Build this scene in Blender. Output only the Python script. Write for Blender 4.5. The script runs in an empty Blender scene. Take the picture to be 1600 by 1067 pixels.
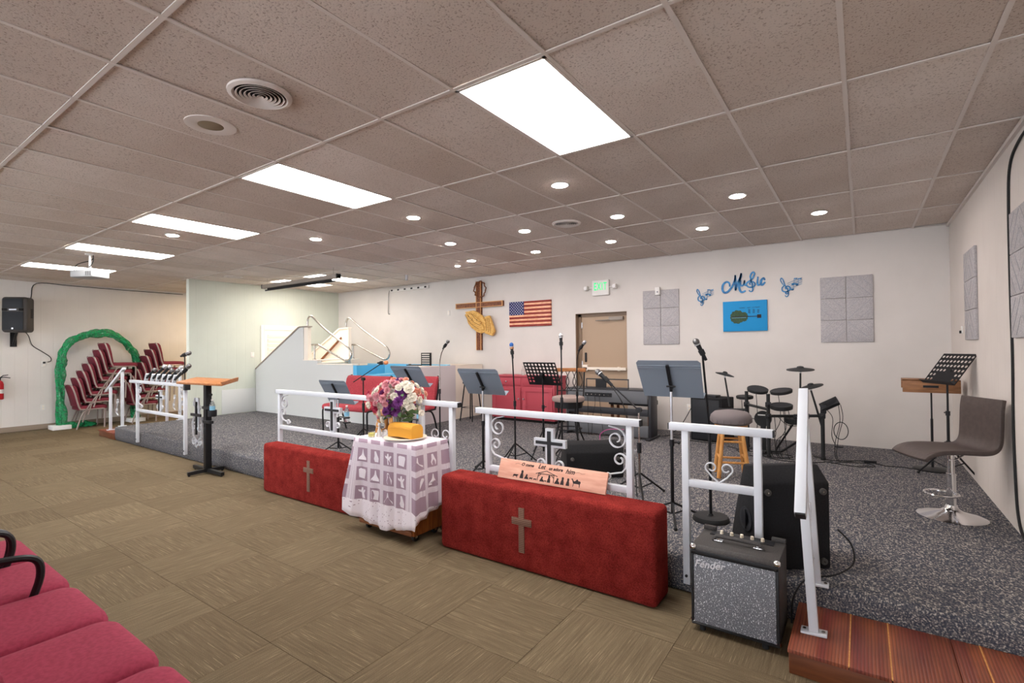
import bpy, bmesh, math, random
from mathutils import Matrix, Vector
random.seed(7)
sc = bpy.context.scene
COL = sc.collection
PI = math.pi
rad = math.radians

# ------------------------------------------------------------------ camera
cam_data = bpy.data.cameras.new('camera')
cam = bpy.data.objects.new('camera', cam_data)
COL.objects.link(cam)
cam_data.sensor_width = 36.0
cam_data.lens = 36.0 * 781.66 / 1600.0
cam_data.clip_start = 0.05
yaw, pitch, roll = rad(34.9302), rad(0.7292), rad(-0.5611)
cF = Vector((-math.sin(yaw) * math.cos(pitch), math.cos(yaw) * math.cos(pitch), math.sin(pitch)))
cr = Vector((math.cos(yaw), math.sin(yaw), 0))
cu = cr.cross(cF)
cr = cr * math.cos(roll) + cu * math.sin(roll)
cu = cr.cross(cF)
cam.matrix_world = Matrix(((cr.x, cu.x, -cF.x, 0), (cr.y, cu.y, -cF.y, 0), (cr.z, cu.z, -cF.z, 1.6), (0, 0, 0, 1)))
sc.camera = cam

# ------------------------------------------------------------------ world and exposure
DAYLIGHT = 5.2     # overcast daylight outside the added rear windows
w = bpy.data.worlds.new('world')
sc.world = w
w.use_nodes = True
w.node_tree.nodes['Background'].inputs[0].default_value = (0.86, 0.91, 1.0, 1)
w.node_tree.nodes['Background'].inputs[1].default_value = DAYLIGHT
sc.view_settings.view_transform = 'Standard'
sc.view_settings.look = 'None'
sc.view_settings.gamma = 1.0
sc.view_settings.use_curve_mapping = False
sc.view_settings.exposure = 1.0
TROFFER = 14.0      # emission strength of the lay-in light panels
CAN = 155.0         # emission strength of the recessed cans

# ------------------------------------------------------------------ materials
def lin(c):
    return tuple(((x / 255.0) / 12.92 if x / 255.0 <= 0.04045 else (((x / 255.0) + 0.055) / 1.055) ** 2.4) for x in c)

MATS = {}
def mat(name, rgb, rough=0.6, metal=0.0, spec=0.3, emit=None, es=0.0, alpha=1.0, trans=0.0, coat=0.0, sheen=0.0):
    m = bpy.data.materials.new(name)
    m.use_nodes = True
    b = m.node_tree.nodes['Principled BSDF']
    c = lin(rgb)
    b.inputs['Base Color'].default_value = (*c, 1)
    b.inputs['Roughness'].default_value = rough
    b.inputs['Metallic'].default_value = metal
    b.inputs['Specular IOR Level'].default_value = spec
    b.inputs['Alpha'].default_value = alpha
    b.inputs['Transmission Weight'].default_value = trans
    b.inputs['Coat Weight'].default_value = coat
    b.inputs['Sheen Weight'].default_value = sheen
    if emit:
        b.inputs['Emission Color'].default_value = (*lin(emit), 1)
        b.inputs['Emission Strength'].default_value = es
    MATS[name] = m
    return m

class N:
    """small node-graph helper on one material"""
    def __init__(s, m):
        s.t = m.node_tree
        s.b = s.t.nodes['Principled BSDF']
    def n(s, typ, **kw):
        x = s.t.nodes.new(typ)
        for k, v in kw.items():
            if k in x.inputs.keys():
                x.inputs[k].default_value = v
            else:
                setattr(x, k, v)
        return x
    def l(s, a, b):
        s.t.links.new(a, b)
    def coords(s, kind='Object', scale=(1, 1, 1), rot=(0, 0, 0)):
        c = s.n('ShaderNodeTexCoord')
        mp = s.n('ShaderNodeMapping')
        mp.inputs['Scale'].default_value = scale
        mp.inputs['Rotation'].default_value = rot
        s.l(c.outputs[kind], mp.inputs['Vector'])
        return mp.outputs['Vector']
    def noise(s, vec, scale, detail=3.0, rough=0.5):
        x = s.n('ShaderNodeTexNoise')
        x.inputs['Scale'].default_value = scale
        x.inputs['Detail'].default_value = detail
        x.inputs['Roughness'].default_value = rough
        s.l(vec, x.inputs['Vector'])
        return x.outputs['Fac']
    def ramp(s, fac, stops, interp='LINEAR'):
        r = s.n('ShaderNodeValToRGB')
        r.color_ramp.interpolation = interp
        e = r.color_ramp.elements
        while len(e) < len(stops):
            e.new(0.5)
        for i, (p, c) in enumerate(stops):
            e[i].position = p
            e[i].color = (*lin(c), 1) if len(c) == 3 else c
        s.l(fac, r.inputs['Fac'])
        return r.outputs['Color']
    def mix(s, fac, a, b, mode='MIX'):
        x = s.n('ShaderNodeMix', data_type='RGBA', blend_type=mode)
        for sock, v in ((x.inputs[0], fac), (x.inputs[6], a), (x.inputs[7], b)):
            if hasattr(v, 'is_linked'):
                s.l(v, sock)
            elif isinstance(v, (int, float)):
                sock.default_value = v
            else:
                sock.default_value = (*lin(v), 1)
        return x.outputs[2]
    def base(s, c):
        s.l(c, s.b.inputs['Base Color'])
    def bump(s, h, strength=0.3, dist=0.01):
        x = s.n('ShaderNodeBump')
        x.inputs['Strength'].default_value = strength
        x.inputs['Distance'].default_value = dist
        s.l(h, x.inputs['Height'])
        s.l(x.outputs['Normal'], s.b.inputs['Normal'])

BW = lambda v: (v, v, v, 1)
def noisy(name, c1, c2, scale, rough=0.7, stretch=(1, 1, 1), bump=0.0, bdist=0.004, lo=0.35, hi=0.65, **kw):
    m = mat(name, c1, rough, **kw)
    g = N(m)
    f = g.noise(g.coords('Object', stretch), scale, 4)
    g.base(g.ramp(f, [(lo, c1), (hi, c2)]))
    if bump:
        g.bump(f, bump, bdist)
    return m

# walls
def wall_mat(name, c, groove=0.0, axis='X'):
    m = mat(name, c, 0.75)
    g = N(m)
    v = g.coords('Object')
    f = g.noise(v, 1.6, 4)
    c2 = tuple(max(0, x - 7) for x in c)
    g.base(g.ramp(f, [(0.35, c), (0.7, c2)]))
    if groove:
        wv = g.n('ShaderNodeTexWave', wave_type='BANDS', bands_direction=axis, wave_profile='SIN')
        wv.inputs['Scale'].default_value = groove
        g.l(v, wv.inputs['Vector'])
        r = g.ramp(wv.outputs['Fac'], [(0.0, BW(0)), (0.06, BW(1))])
        g.bump(r, 0.35, 0.004)
    else:
        g.bump(g.noise(v, 60, 3), 0.08, 0.003)
    return m
wall_mat('wall_white', (211, 205, 199))
wall_mat('wall_right_paint', (212, 204, 197), 1.3, 'Y')
wall_mat('wall_panel', (220, 214, 208), 1.6, 'Y')
wall_mat('wall_green_paint', (206, 211, 199), 1.6, 'Y')
mat('trim_tan', (150, 134, 118), 0.6)
mat('cream', (238, 228, 214), 0.6)
mat('door_tan', (172, 148, 124), 0.5)
mat('door_frame_brown', (140, 118, 98), 0.5)
mat('door_white', (240, 232, 220), 0.5)

# ceiling tile with pin holes
m = mat('ceiling_tile_mat', (232, 222, 215), 0.9)
g = N(m)
oi = g.n('ShaderNodeObjectInfo')
v = g.coords('Object')
f = g.noise(v, 95, 2, 0.6)
pits = g.ramp(f, [(0.33, (178, 166, 158)), (0.44, (230, 221, 214))])
big = g.noise(v, 1.3, 3)
tone = g.mix(big, (222, 214, 208), (255, 255, 255))
c = g.mix(1.0, pits, tone, 'MULTIPLY')
rnd = g.ramp(oi.outputs['Random'], [(0, (236, 232, 228)), (1, (255, 255, 255))])
g.base(g.mix(1.0, c, rnd, 'MULTIPLY'))
g.bump(f, 0.35, 0.004)
mat('tee_white', (214, 205, 198), 0.5)
mat('light_panel', (255, 255, 255), 0.5, emit=(255, 252, 249), es=TROFFER)
mat('light_panel_dim', (255, 255, 255), 0.5, emit=(255, 247, 238), es=TROFFER * 0.7)
mat('light_panel_warm', (255, 255, 255), 0.5, emit=(255, 228, 190), es=TROFFER * 1.2)
mat('logo_silver', (214, 214, 218), 0.4)
mat('can_glow', (255, 255, 255), 0.5, emit=(255, 244, 240), es=CAN)
mat('white_metal', (206, 209, 215), 0.4)
mat('projector_shell', (150, 150, 150), 0.45)
mat('white_paint', (232, 230, 228), 0.5)
mat('white_plastic', (225, 222, 218), 0.45)

# brown carpet tile: streaks along local x, turned with the tile
m = mat('carpet_tile_mat', (112, 98, 78), 0.95, spec=0.1)
g = N(m)
oi = g.n('ShaderNodeObjectInfo')
add = g.n('ShaderNodeVectorMath', operation='ADD')
tc = g.n('ShaderNodeTexCoord')
sca = g.n('ShaderNodeVectorMath', operation='SCALE')
g.l(oi.outputs['Location'], sca.inputs[0])
sca.inputs['Scale'].default_value = 3.7
g.l(tc.outputs['Object'], add.inputs[0])
g.l(sca.outputs[0], add.inputs[1])
mp = g.n('ShaderNodeMapping')
mp.inputs['Scale'].default_value = (4.5, 170, 1)
g.l(add.outputs[0], mp.inputs['Vector'])
f = g.noise(mp.outputs['Vector'], 1.0, 2, 0.55)
mp2 = g.n('ShaderNodeMapping')
mp2.inputs['Scale'].default_value = (3, 80, 1)
g.l(add.outputs[0], mp2.inputs['Vector'])
f2 = g.noise(mp2.outputs['Vector'], 1.0, 3, 0.6)
c1 = g.ramp(f2, [(0.3, (110, 96, 75)), (0.7, (136, 120, 95))])
fr = g.ramp(f, [(0.62, BW(0)), (0.70, BW(1))])
c2 = g.mix(fr, c1, (168, 150, 120))
fl = g.noise(add.outputs[0], 260, 2)
c3 = g.mix(1.0, c2, g.ramp(fl, [(0.3, (205, 205, 205)), (0.7, (255, 255, 255))]), 'MULTIPLY')
g.base(g.mix(1.0, c3, g.ramp(oi.outputs['Random'], [(0, (232, 230, 228)), (1, (255, 255, 255))]), 'MULTIPLY'))
g.bump(fl, 0.4, 0.004)

# grey-blue fleck carpet of the stage
m = mat('stage_carpet', (70, 72, 80), 0.95, spec=0.1)
g = N(m)
v = g.coords('Object', (110, 62, 110))
f = g.noise(v, 1.0, 2, 0.5)
v2 = g.coords('Object', (170, 170, 170))
f2 = g.noise(v2, 1.0, 2, 0.5)
c = g.ramp(f, [(0.38, (62, 65, 75)), (0.5, (96, 94, 95)), (0.58, (126, 121, 117)), (0.66, (188, 180, 170))])
g.base(g.mix(g.ramp(f2, [(0.35, BW(0.55)), (0.6, BW(0))]), c, (54, 60, 76)))
g.bump(f2, 0.5, 0.006)

# red shag of the altar benches
m = mat('red_shag', (166, 56, 52), 0.95, spec=0.03)
g = N(m)
v = g.coords('Object')
f = g.noise(v, 150, 3, 0.7)
f2 = g.noise(v, 9, 4, 0.6)
c = g.ramp(f2, [(0.3, (158, 52, 50)), (0.7, (196, 72, 64))])
g.base(g.mix(1.0, c, g.ramp(f, [(0.3, (165, 155, 155)), (0.6, (255, 255, 255))]), 'MULTIPLY'))
g.bump(f, 1.0, 0.02)
m = mat('woven_cross', (150, 128, 108), 0.9)
g = N(m)
ck = g.n('ShaderNodeTexChecker')
ck.inputs['Scale'].default_value = 110
ck.inputs['Color1'].default_value = (*lin((150, 118, 100)), 1)
ck.inputs['Color2'].default_value = (*lin((96, 62, 54)), 1)
g.l(g.coords('Object', (1, 1, 1), (0, 0.785, 0)), ck.inputs['Vector'])
g.base(ck.outputs['Color'])

# grooved red-brown step covering
m = mat('step_wood', (120, 62, 48), 0.45)
g = N(m)
v = g.coords('Object')
wv = g.n('ShaderNodeTexWave', wave_type='BANDS', bands_direction='X')
wv.inputs['Scale'].default_value = 22
g.l(v, wv.inputs['Vector'])
f = g.noise(g.coords('Object', (14, 1.2, 6)), 1.0, 3)
c = g.ramp(f, [(0.3, (112, 48, 44)), (0.6, (140, 78, 54)), (0.75, (166, 92, 56))])
g.base(g.mix(g.ramp(wv.outputs['Fac'], [(0.0, BW(0.55)), (0.35, BW(0))]), c, (66, 36, 30)))
g.bump(wv.outputs['Fac'], 0.4, 0.003)
noisy('step_riser', (92, 50, 30), (112, 64, 38), 4, 0.4, (1, 1, 8))

# woods
noisy('wood_brown', (142, 86, 48), (96, 54, 30), 6, 0.5, (2, 2, 14))
noisy('wood_honey', (214, 158, 92), (194, 132, 70), 5, 0.45, (8, 8, 1.5))
noisy('wood_cart', (168, 100, 46), (128, 70, 30), 5, 0.45, (10, 10, 1))
noisy('wood_shelf', (158, 112, 76), (128, 88, 58), 5, 0.5, (1.5, 8, 10))
noisy('wood_top', (176, 118, 72), (146, 92, 52), 5, 0.45, (1.5, 10, 10))
noisy('wood_rustic', (196, 146, 104), (150, 98, 62), 5, 0.55, (4, 4, 2))
noisy('wood_cross', (136, 84, 54), (92, 52, 34), 6, 0.5, (6, 6, 6))
mat('wood_edge', (202, 150, 96), 0.5)
noisy('pine_board', (226, 176, 154), (206, 150, 128), 4, 0.6, (1.2, 8, 8))
noisy('pine_carved', (226, 184, 108), (196, 146, 70), 5, 0.55, (3, 3, 10))
mat('pine_dark', (120, 80, 36), 0.6)
noisy('flag_red', (150, 52, 40), (120, 36, 30), 6, 0.5, (2, 8, 8))
noisy('flag_tan', (244, 190, 156), (226, 160, 124), 6, 0.5, (2, 8, 8))
mat('flag_blue', (34, 46, 100), 0.5)
mat('ink', (44, 34, 34), 0.7)

# fabrics, plastics, metals
noisy('burgundy', (122, 44, 58), (104, 36, 48), 40, 0.9, bump=0.1)
noisy('crimson', (158, 56, 80), (142, 48, 70), 60, 0.9, bump=0.15, bdist=0.002)
noisy('chair_red', (168, 62, 70), (150, 52, 60), 50, 0.85, bump=0.1)
mat('bronze_tube', (160, 146, 142), 0.4, 0.3)
mat('black_metal', (34, 34, 36), 0.4, 0.4)
mat('black_plastic', (30, 30, 33), 0.45)
mat('black_rubber', (34, 34, 35), 0.7)
mat('foot_rubber', (78, 76, 74), 0.7)
noisy('black_carpet', (32, 32, 34), (24, 24, 26), 90, 0.95, bump=0.3)
noisy('tolex', (72, 68, 66), (56, 53, 52), 160, 0.6, bump=0.3, bdist=0.002)
mat('speaker_grille', (34, 36, 40), 0.6)
mat('speaker_shell', (62, 58, 56), 0.5)
mat('desk_grey', (122, 131, 142), 0.45, 0.1)
mat('chrome', (226, 226, 228), 0.12, 1.0)
mat('steel', (190, 186, 180), 0.25, 1.0)
mat('silver', (196, 196, 200), 0.3, 0.8)
mat('seat_taupe', (150, 132, 126), 0.5)
noisy('brown_vinyl', (78, 68, 64), (70, 60, 57), 30, 0.5, bump=0.05)
mat('lavender', (204, 196, 198), 0.6)
mat('panel_grey', (206, 208, 206), 0.6)
mat('pool_blue', (110, 190, 226), 0.4)
mat('water_blue', (90, 180, 224), 0.15)
mat('cabinet_red', (176, 72, 84), 0.5)
mat('exit_green', (40, 200, 120), 0.5, emit=(50, 225, 135), es=0.45)
mat('canvas_blue', (30, 138, 196), 0.7)
noisy('decor_blue', (58, 128, 176), (32, 84, 128), 30, 0.45, metal=0.3)
noisy('foliage_print', (64, 92, 54), (44, 60, 60), 60, 0.7)
noisy('acoustic', (186, 182, 182), (160, 156, 158), 110, 0.95, bump=0.8, bdist=0.006)
mat('grille_silver', (150, 152, 158), 0.5, 0.3)
mat('keyboard_grey', (98, 100, 104), 0.5)
mat('piano_black', (48, 48, 52), 0.4)
mat('cushion_grey', (118, 110, 110), 0.9)
mat('drum_black', (36, 37, 38), 0.55)
mat('orange_foam', (206, 128, 84), 0.8)
mat('blue_tape', (42, 92, 160), 0.5)
mat('pink_cable', (170, 80, 130), 0.5)
mat('mic_grille', (120, 118, 118), 0.35, 0.8)
mat('ext_red', (176, 30, 40), 0.4)
mat('bread', (214, 152, 52), 0.75)
mat('bread_cut', (226, 168, 70), 0.8)
mat('plate_cream', (238, 226, 206), 0.4)
mat('window_glass', (240, 245, 248), 0.05, alpha=0.08)
mat('glass', (235, 242, 240), 0.05, trans=0.95, alpha=0.45)
mat('stem_green', (78, 118, 70), 0.6)
mat('leaf_green', (66, 92, 56), 0.6)
mat('petal_white', (240, 234, 222), 0.8)
mat('petal_pink', (228, 168, 176), 0.8)
mat('petal_rose', (196, 62, 96), 0.8)
mat('petal_purple', (140, 74, 150), 0.8)
mat('petal_peach', (232, 172, 150), 0.8)
mat('candle_yellow', (236, 222, 120), 0.5)
mat('bottle_plastic', (214, 226, 232), 0.1, trans=0.8, alpha=0.5)
mat('bottle_label', (120, 170, 196), 0.5)
mat('mauve_cloth', (168, 140, 156), 0.85)
mat('lace_white', (236, 228, 234), 0.85)
mat('speaker_tan', (136, 122, 100), 0.8)
mat('dark_void', (26, 24, 23), 0.9)
mat('screen_case', (150, 140, 130), 0.5)

# lace cloth: white net bars over mauve lining, laid out in the cloth's own UVs
m = mat('lace', (200, 184, 196), 0.9)
g = N(m)
uv = g.n('ShaderNodeUVMap')
uv.uv_map = 'UVMap'
sep = g.n('ShaderNodeSeparateXYZ')
g.l(uv.outputs['UV'], sep.inputs[0])
def mth(op, a, b=None, c=None):
    x = g.n('ShaderNodeMath', operation=op)
    for i, q in enumerate((a, b, c)):
        if q is None:
            continue
        if hasattr(q, 'is_linked'):
            g.l(q, x.inputs[i])
        else:
            x.inputs[i].default_value = q
    return x.outputs[0]
def cell(sock):
    f = mth('FRACT', mth('ADD', sock, 0.5))
    return mth('ABSOLUTE', mth('SUBTRACT', f, 0.5))
du, dv = cell(sep.outputs[0]), cell(sep.outputs[1])
bar = mth('GREATER_THAN', mth('MAXIMUM', du, dv), 0.36)
thr = mth('GREATER_THAN', mth('FRACT', mth('MULTIPLY', sep.outputs[1], 19.0)), 0.42)
thr2 = mth('GREATER_THAN', mth('FRACT', mth('MULTIPLY', sep.outputs[0], 19.0)), 0.5)
net = mth('MULTIPLY', bar, mth('ADD', mth('MULTIPLY', mth('MAXIMUM', thr, thr2), 0.55), 0.25))
hem = mth('GREATER_THAN', sep.outputs[1], 3.35)
vo = g.n('ShaderNodeTexVoronoi')
vo.inputs['Scale'].default_value = 7
g.l(uv.outputs['UV'], vo.inputs['Vector'])
hemf = mth('MULTIPLY', hem, mth('GREATER_THAN', vo.outputs['Distance'], 0.17))
fac = mth('MAXIMUM', mth('MULTIPLY', net, mth('SUBTRACT', 1.0, hem)), mth('MAXIMUM', hemf, 0.12))
g.base(g.mix(fac, (150, 120, 138), (240, 232, 238)))

# green tulle
m = mat('tulle', (28, 150, 92), 0.8)
g = N(m)
f = g.noise(g.coords('Object', (1, 1, 1)), 16, 4, 0.7)
g.l(g.ramp(f, [(0.3, BW(0.3)), (0.62, BW(0.9))]), g.b.inputs['Alpha'])
g.base(g.ramp(f, [(0.3, (60, 176, 120)), (0.65, (8, 126, 72))]))

# amp grille cloth with silver flecks
m = mat('grille_cloth', (110, 112, 118), 0.6, 0.1)
g = N(m)
f = g.noise(g.coords('Object', (190, 190, 110)), 1.0, 1)
f2 = g.noise(g.coords('Object', (260, 260, 260)), 1.0, 1)
c = g.ramp(f2, [(0.4, (92, 94, 100)), (0.6, (136, 138, 144))])
g.base(g.mix(g.ramp(f, [(0.62, BW(0)), (0.68, BW(1))]), c, (226, 228, 232)))

# ------------------------------------------------------------------ mesh helpers
def V(*a):
    return Vector(a)

def frame_z(d):
    d = Vector(d).normalized()
    up = Vector((0, 0, 1)) if abs(d.z) < 0.95 else Vector((1, 0, 0))
    x = up.cross(d).normalized()
    return x, d.cross(x), d

class MB:
    def __init__(s):
        s.v, s.f, s.uv = [], [], None
    def add(s, vs, fs):
        o = len(s.v)
        s.v += [tuple(p) for p in vs]
        s.f += [[o + i for i in f] for f in fs]
        return s
    def box(s, c, d, R=None):
        c = Vector(c)
        vs = []
        for z in (-.5, .5):
            for x, y in ((-.5, -.5), (.5, -.5), (.5, .5), (-.5, .5)):
                p = Vector((x * d[0], y * d[1], z * d[2]))
                if R is not None:
                    p = R @ p
                vs.append(c + p)
        return s.add(vs, [[3, 2, 1, 0], [4, 5, 6, 7], [0, 1, 5, 4], [1, 2, 6, 5], [2, 3, 7, 6], [3, 0, 4, 7]])
    def b2(s, x0, x1, y0, y1, z0, z1):
        return s.box(((x0 + x1) / 2, (y0 + y1) / 2, (z0 + z1) / 2), (x1 - x0, y1 - y0, z1 - z0))
    def cyl(s, a, b, r, r2=None, n=12):
        a, b = Vector(a), Vector(b)
        r2 = r if r2 is None else r2
        x, y, z = frame_z(b - a)
        vs = []
        for p, q in ((a, r), (b, r2)):
            for i in range(n):
                t = 2 * PI * i / n
                vs.append(p + x * math.cos(t) * q + y * math.sin(t) * q)
        fs = [[i, (i + 1) % n, n + (i + 1) % n, n + i] for i in range(n)]
        fs += [list(range(n - 1, -1, -1)), list(range(n, 2 * n))]
        return s.add(vs, fs)
    def tube(s, pts, r, n=8, closed=False, sq=False):
        pts = [Vector(p) for p in pts]
        k = len(pts)
        rs = r if isinstance(r, (list, tuple)) else [r] * k
        vs, px = [], None
        for i, p in enumerate(pts):
            if closed:
                d = pts[(i + 1) % k] - pts[i - 1]
            else:
                d = pts[min(i + 1, k - 1)] - pts[max(i - 1, 0)]
            d = d.normalized() if d.length > 1e-9 else Vector((0, 0, 1))
            if px is None:
                px = frame_z(d)[0]
            px = (px - d * px.dot(d)).normalized()
            py = d.cross(px)
            for j in range(n):
                t = 2 * PI * j / n + (PI / n if sq else 0)
                vs.append(p + (px * math.cos(t) + py * math.sin(t)) * rs[i])
        fs = []
        for i in range(k if closed else k - 1):
            a, b = i * n, ((i + 1) % k) * n
            for j in range(n):
                fs.append([a + j, a + (j + 1) % n, b + (j + 1) % n, b + j])
        if not closed:
            fs += [list(range(n - 1, -1, -1)), [(k - 1) * n + j for j in range(n)]]
        return s.add(vs, fs)
    def bar(s, pts, w, t, up):
        """flat bar of width w along fixed direction up, thickness t across"""
        pts = [Vector(p) for p in pts]
        up = Vector(up).normalized()
        vs, k = [], len(pts)
        for i, p in enumerate(pts):
            d = (pts[min(i + 1, k - 1)] - pts[max(i - 1, 0)]).normalized()
            q = d.cross(up).normalized()
            for a, b in ((-1, -1), (1, -1), (1, 1), (-1, 1)):
                vs.append(p + up * (a * w / 2) + q * (b * t / 2))
        fs = []
        for i in range(k - 1):
            for j in range(4):
                fs.append([i * 4 + j, i * 4 + (j + 1) % 4, i * 4 + 4 + (j + 1) % 4, i * 4 + 4 + j])
        fs += [[3, 2, 1, 0], [(k - 1) * 4 + j for j in range(4)]]
        return s.add(vs, fs)
    def lathe(s, prof, n=24, c=(0, 0, 0), M=None, ring=False):
        vs = []
        for r, z in prof:
            for i in range(n):
                t = 2 * PI * i / n
                p = Vector((r * math.cos(t), r * math.sin(t), z))
                if M is not None:
                    p = M @ p
                vs.append(Vector(c) + p)
        k = len(prof)
        fs = []
        for j in range(k if ring else k - 1):
            a, b = j * n, ((j + 1) % k) * n
            for i in range(n):
                fs.append([a + i, a + (i + 1) % n, b + (i + 1) % n, b + i])
        if not ring:
            fs += [list(range(n - 1, -1, -1)), [(k - 1) * n + i for i in range(n)]]
        return s.add(vs, fs)
    def prism(s, poly, h, M=None, z0=0.0):
        n = len(poly)
        vs = [Vector((x, y, z0)) for x, y in poly] + [Vector((x, y, z0 + h)) for x, y in poly]
        if M is not None:
            vs = [M @ p for p in vs]
        fs = [list(range(n - 1, -1, -1)), list(range(n, 2 * n))]
        fs += [[i, (i + 1) % n, n + (i + 1) % n, n + i] for i in range(n)]
        return s.add(vs, fs)
    def ball(s, c, r, sc3=(1, 1, 1), n=12, m=8, R=None):
        vs = []
        for j in range(m + 1):
            a = PI * j / m
            for i in range(n):
                t = 2 * PI * i / n
                p = Vector((math.sin(a) * math.cos(t) * r * sc3[0], math.sin(a) * math.sin(t) * r * sc3[1], math.cos(a) * r * sc3[2]))
                if R is not None:
                    p = R @ p
                vs.append(Vector(c) + p)
        fs = []
        for j in range(m):
            for i in range(n):
                fs.append([j * n + i, (j + 1) * n + i, (j + 1) * n + (i + 1) % n, j * n + (i + 1) % n])
        return s.add(vs, fs)
    def mesh(s, name, material, bevel=0, seg=2, smooth=38):
        me = bpy.data.meshes.new(name)
        bm = bmesh.new()
        bv = [bm.verts.new(p) for p in s.v]
        for f in s.f:
            try:
                bm.faces.new([bv[i] for i in f])
            except ValueError:
                pass
        bmesh.ops.remove_doubles(bm, verts=bm.verts, dist=1e-6)
        bmesh.ops.dissolve_degenerate(bm, edges=bm.edges, dist=1e-6)
        bmesh.ops.recalc_face_normals(bm, faces=bm.faces)
        if bevel:
            es = [e for e in bm.edges if len(e.link_faces) == 2 and e.calc_face_angle(0) > 0.6]
            bmesh.ops.bevel(bm, geom=es, offset=bevel, segments=seg, affect='EDGES', profile=0.5, clamp_overlap=True)
        bm.to_mesh(me)
        bm.free()
        if smooth:
            me.polygons.foreach_set('use_smooth', [True] * len(me.polygons))
            me.set_sharp_from_angle(angle=rad(smooth))
        me.materials.append(MATS[material])
        return me
    def build(s, name, material, parent=None, loc=(0, 0, 0), rz=0.0, bevel=0, seg=2, smooth=38):
        return obj(name, s.mesh(name, material, bevel, seg, smooth), parent, loc, rz)

def obj(name, me, parent=None, loc=(0, 0, 0), rz=0.0):
    o = bpy.data.objects.new(name, me)
    COL.objects.link(o)
    o.location = loc
    o.rotation_euler = (0, 0, rz)
    if parent is not None:
        o.parent = parent
    return o

def tag(o, label, cat, group=None):
    o['label'] = label
    o['category'] = cat
    if group:
        o['group'] = group
    return o

def thing(name, label, cat, loc=(0, 0, 0), rz=0.0, group=None):
    o = bpy.data.objects.new(name, None)
    o.empty_display_size = 0.05
    COL.objects.link(o)
    o.location = loc
    o.rotation_euler = (0, 0, rz)
    return tag(o, label, cat, group)

def copy_tree(o, parent=None):
    c = o.copy()
    COL.objects.link(c)
    if parent is not None:
        c.parent = parent
    for ch in list(o.children):
        copy_tree(ch, c)
    return c

def struct(o):
    o['kind'] = 'structure'
    return o

def rotm(ax, deg):
    return Matrix.Rotation(rad(deg), 3, ax)

def text_mesh(name, body, size, material, depth=0.0, shear=0.0, align='CENTER', bold=0.0, space=1.0):
    cu_ = bpy.data.curves.new(name, 'FONT')
    cu_.body = body
    cu_.size = size
    cu_.shear = shear
    cu_.extrude = depth
    cu_.offset = bold
    cu_.space_character = space
    cu_.align_x = align
    cu_.align_y = 'CENTER'
    cu_.resolution_u = 3
    o = bpy.data.objects.new(name, cu_)
    COL.objects.link(o)
    bpy.context.view_layer.update()
    me = bpy.data.meshes.new_from_object(o.evaluated_get(bpy.context.evaluated_depsgraph_get()))
    bpy.data.objects.remove(o)
    me.name = name
    me.materials.clear()
    me.materials.append(MATS[material])
    return me

def arc(cx, cy, r, a0, a1, n=10):
    return [(cx + r * math.cos(rad(a0 + (a1 - a0) * i / n)), cy + r * math.sin(rad(a0 + (a1 - a0) * i / n))) for i in range(n + 1)]

def spiral(cx, cy, r0, r1, a0, a1, n=22):
    out = []
    for i in range(n + 1):
        t = i / n
        r = r0 + (r1 - r0) * t
        a = rad(a0 + (a1 - a0) * t)
        out.append((cx + r * math.cos(a), cy + r * math.sin(a)))
    return out

def smooth_path(pts, n=6):
    """Catmull-Rom through the points"""
    pts = [Vector(p) for p in pts]
    out = []
    for i in range(len(pts) - 1):
        p0, p1, p2, p3 = pts[max(i - 1, 0)], pts[i], pts[i + 1], pts[min(i + 2, len(pts) - 1)]
        for k in range(n):
            t = k / n
            out.append(0.5 * ((2 * p1) + (p2 - p0) * t + (2 * p0 - 5 * p1 + 4 * p2 - p3) * t * t + (3 * p1 - p0 - 3 * p2 + p3) * t ** 3))
    out.append(pts[-1])
    return out

# ------------------------------------------------------------------ room dimensions (metres, floor at z = 0)
XL, XR, YB, YR, ZC, ZS = -14.07, 0.904, 8.12, -5.2, 3.071, 0.241
YS = 3.32            # front of the stage
GX0, GY0, GW, GD = -1.277, 0.9175, 0.61, 1.22   # ceiling grid

# floor: slab with carpet tiles laid in quarter turns
fl = struct(MB().b2(XL - .1, XR + .1, YR, YB + .1, -0.12, -0.006).build('floor', 'carpet_tile_mat'))
tile = MB().b2(-.3046, .3046, -.3046, .3046, -0.0055, 0.0).mesh('carpet_tile', 'carpet_tile_mat', bevel=0.0018, seg=1)
TX0, TY0, TW = -3.9, 1.495, 0.61
for i in range(-17, 8):
    for j in range(-3, 7):
        x, y = TX0 + (i + .5) * TW, TY0 + (j + .5) * TW
        if x < XL + .2 or x > XR - .2 or y < -0.3 or (y > 3.5 and x > -11.6) or y > 5.6:
            continue
        obj('carpet_tile', tile, fl, (x, y, 0), PI / 2 if (i + j) % 2 else 0)
rest = MB()
rest.b2(XL, XR, YR, TY0 - 3 * TW + .02, -0.0055, -0.0005)
rest.b2(XL, -11.3, TY0 + 7 * TW - .6, YB, -0.0055, -0.0008)
r = rest.build('carpet_field', 'carpet_tile_mat', fl)
r['kind'] = 'stuff'

# walls
dx0, dx1, dzt = -4.26, -3.278, 2.207          # exit door opening
wb = MB()
wb.b2(XL - .1, dx0, YB, YB + .3, 0, ZC + .1)
wb.b2(dx1, XR + .1, YB, YB + .3, 0, ZC + .1)
wb.b2(dx0, dx1, YB, YB + .3, dzt, ZC + .1)
wb.b2(dx0, dx1, YB, YB + .3, 0, ZS)
struct(wb.build('wall_back', 'wall_white'))
struct(MB().b2(XR, XR + .12, YR, YB, 0, ZC + .1).build('wall_right', 'wall_right_paint'))
struct(MB().b2(XL - .12, XL, YR, YB, 0, ZC + .1).build('wall_left', 'wall_panel'))
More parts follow.
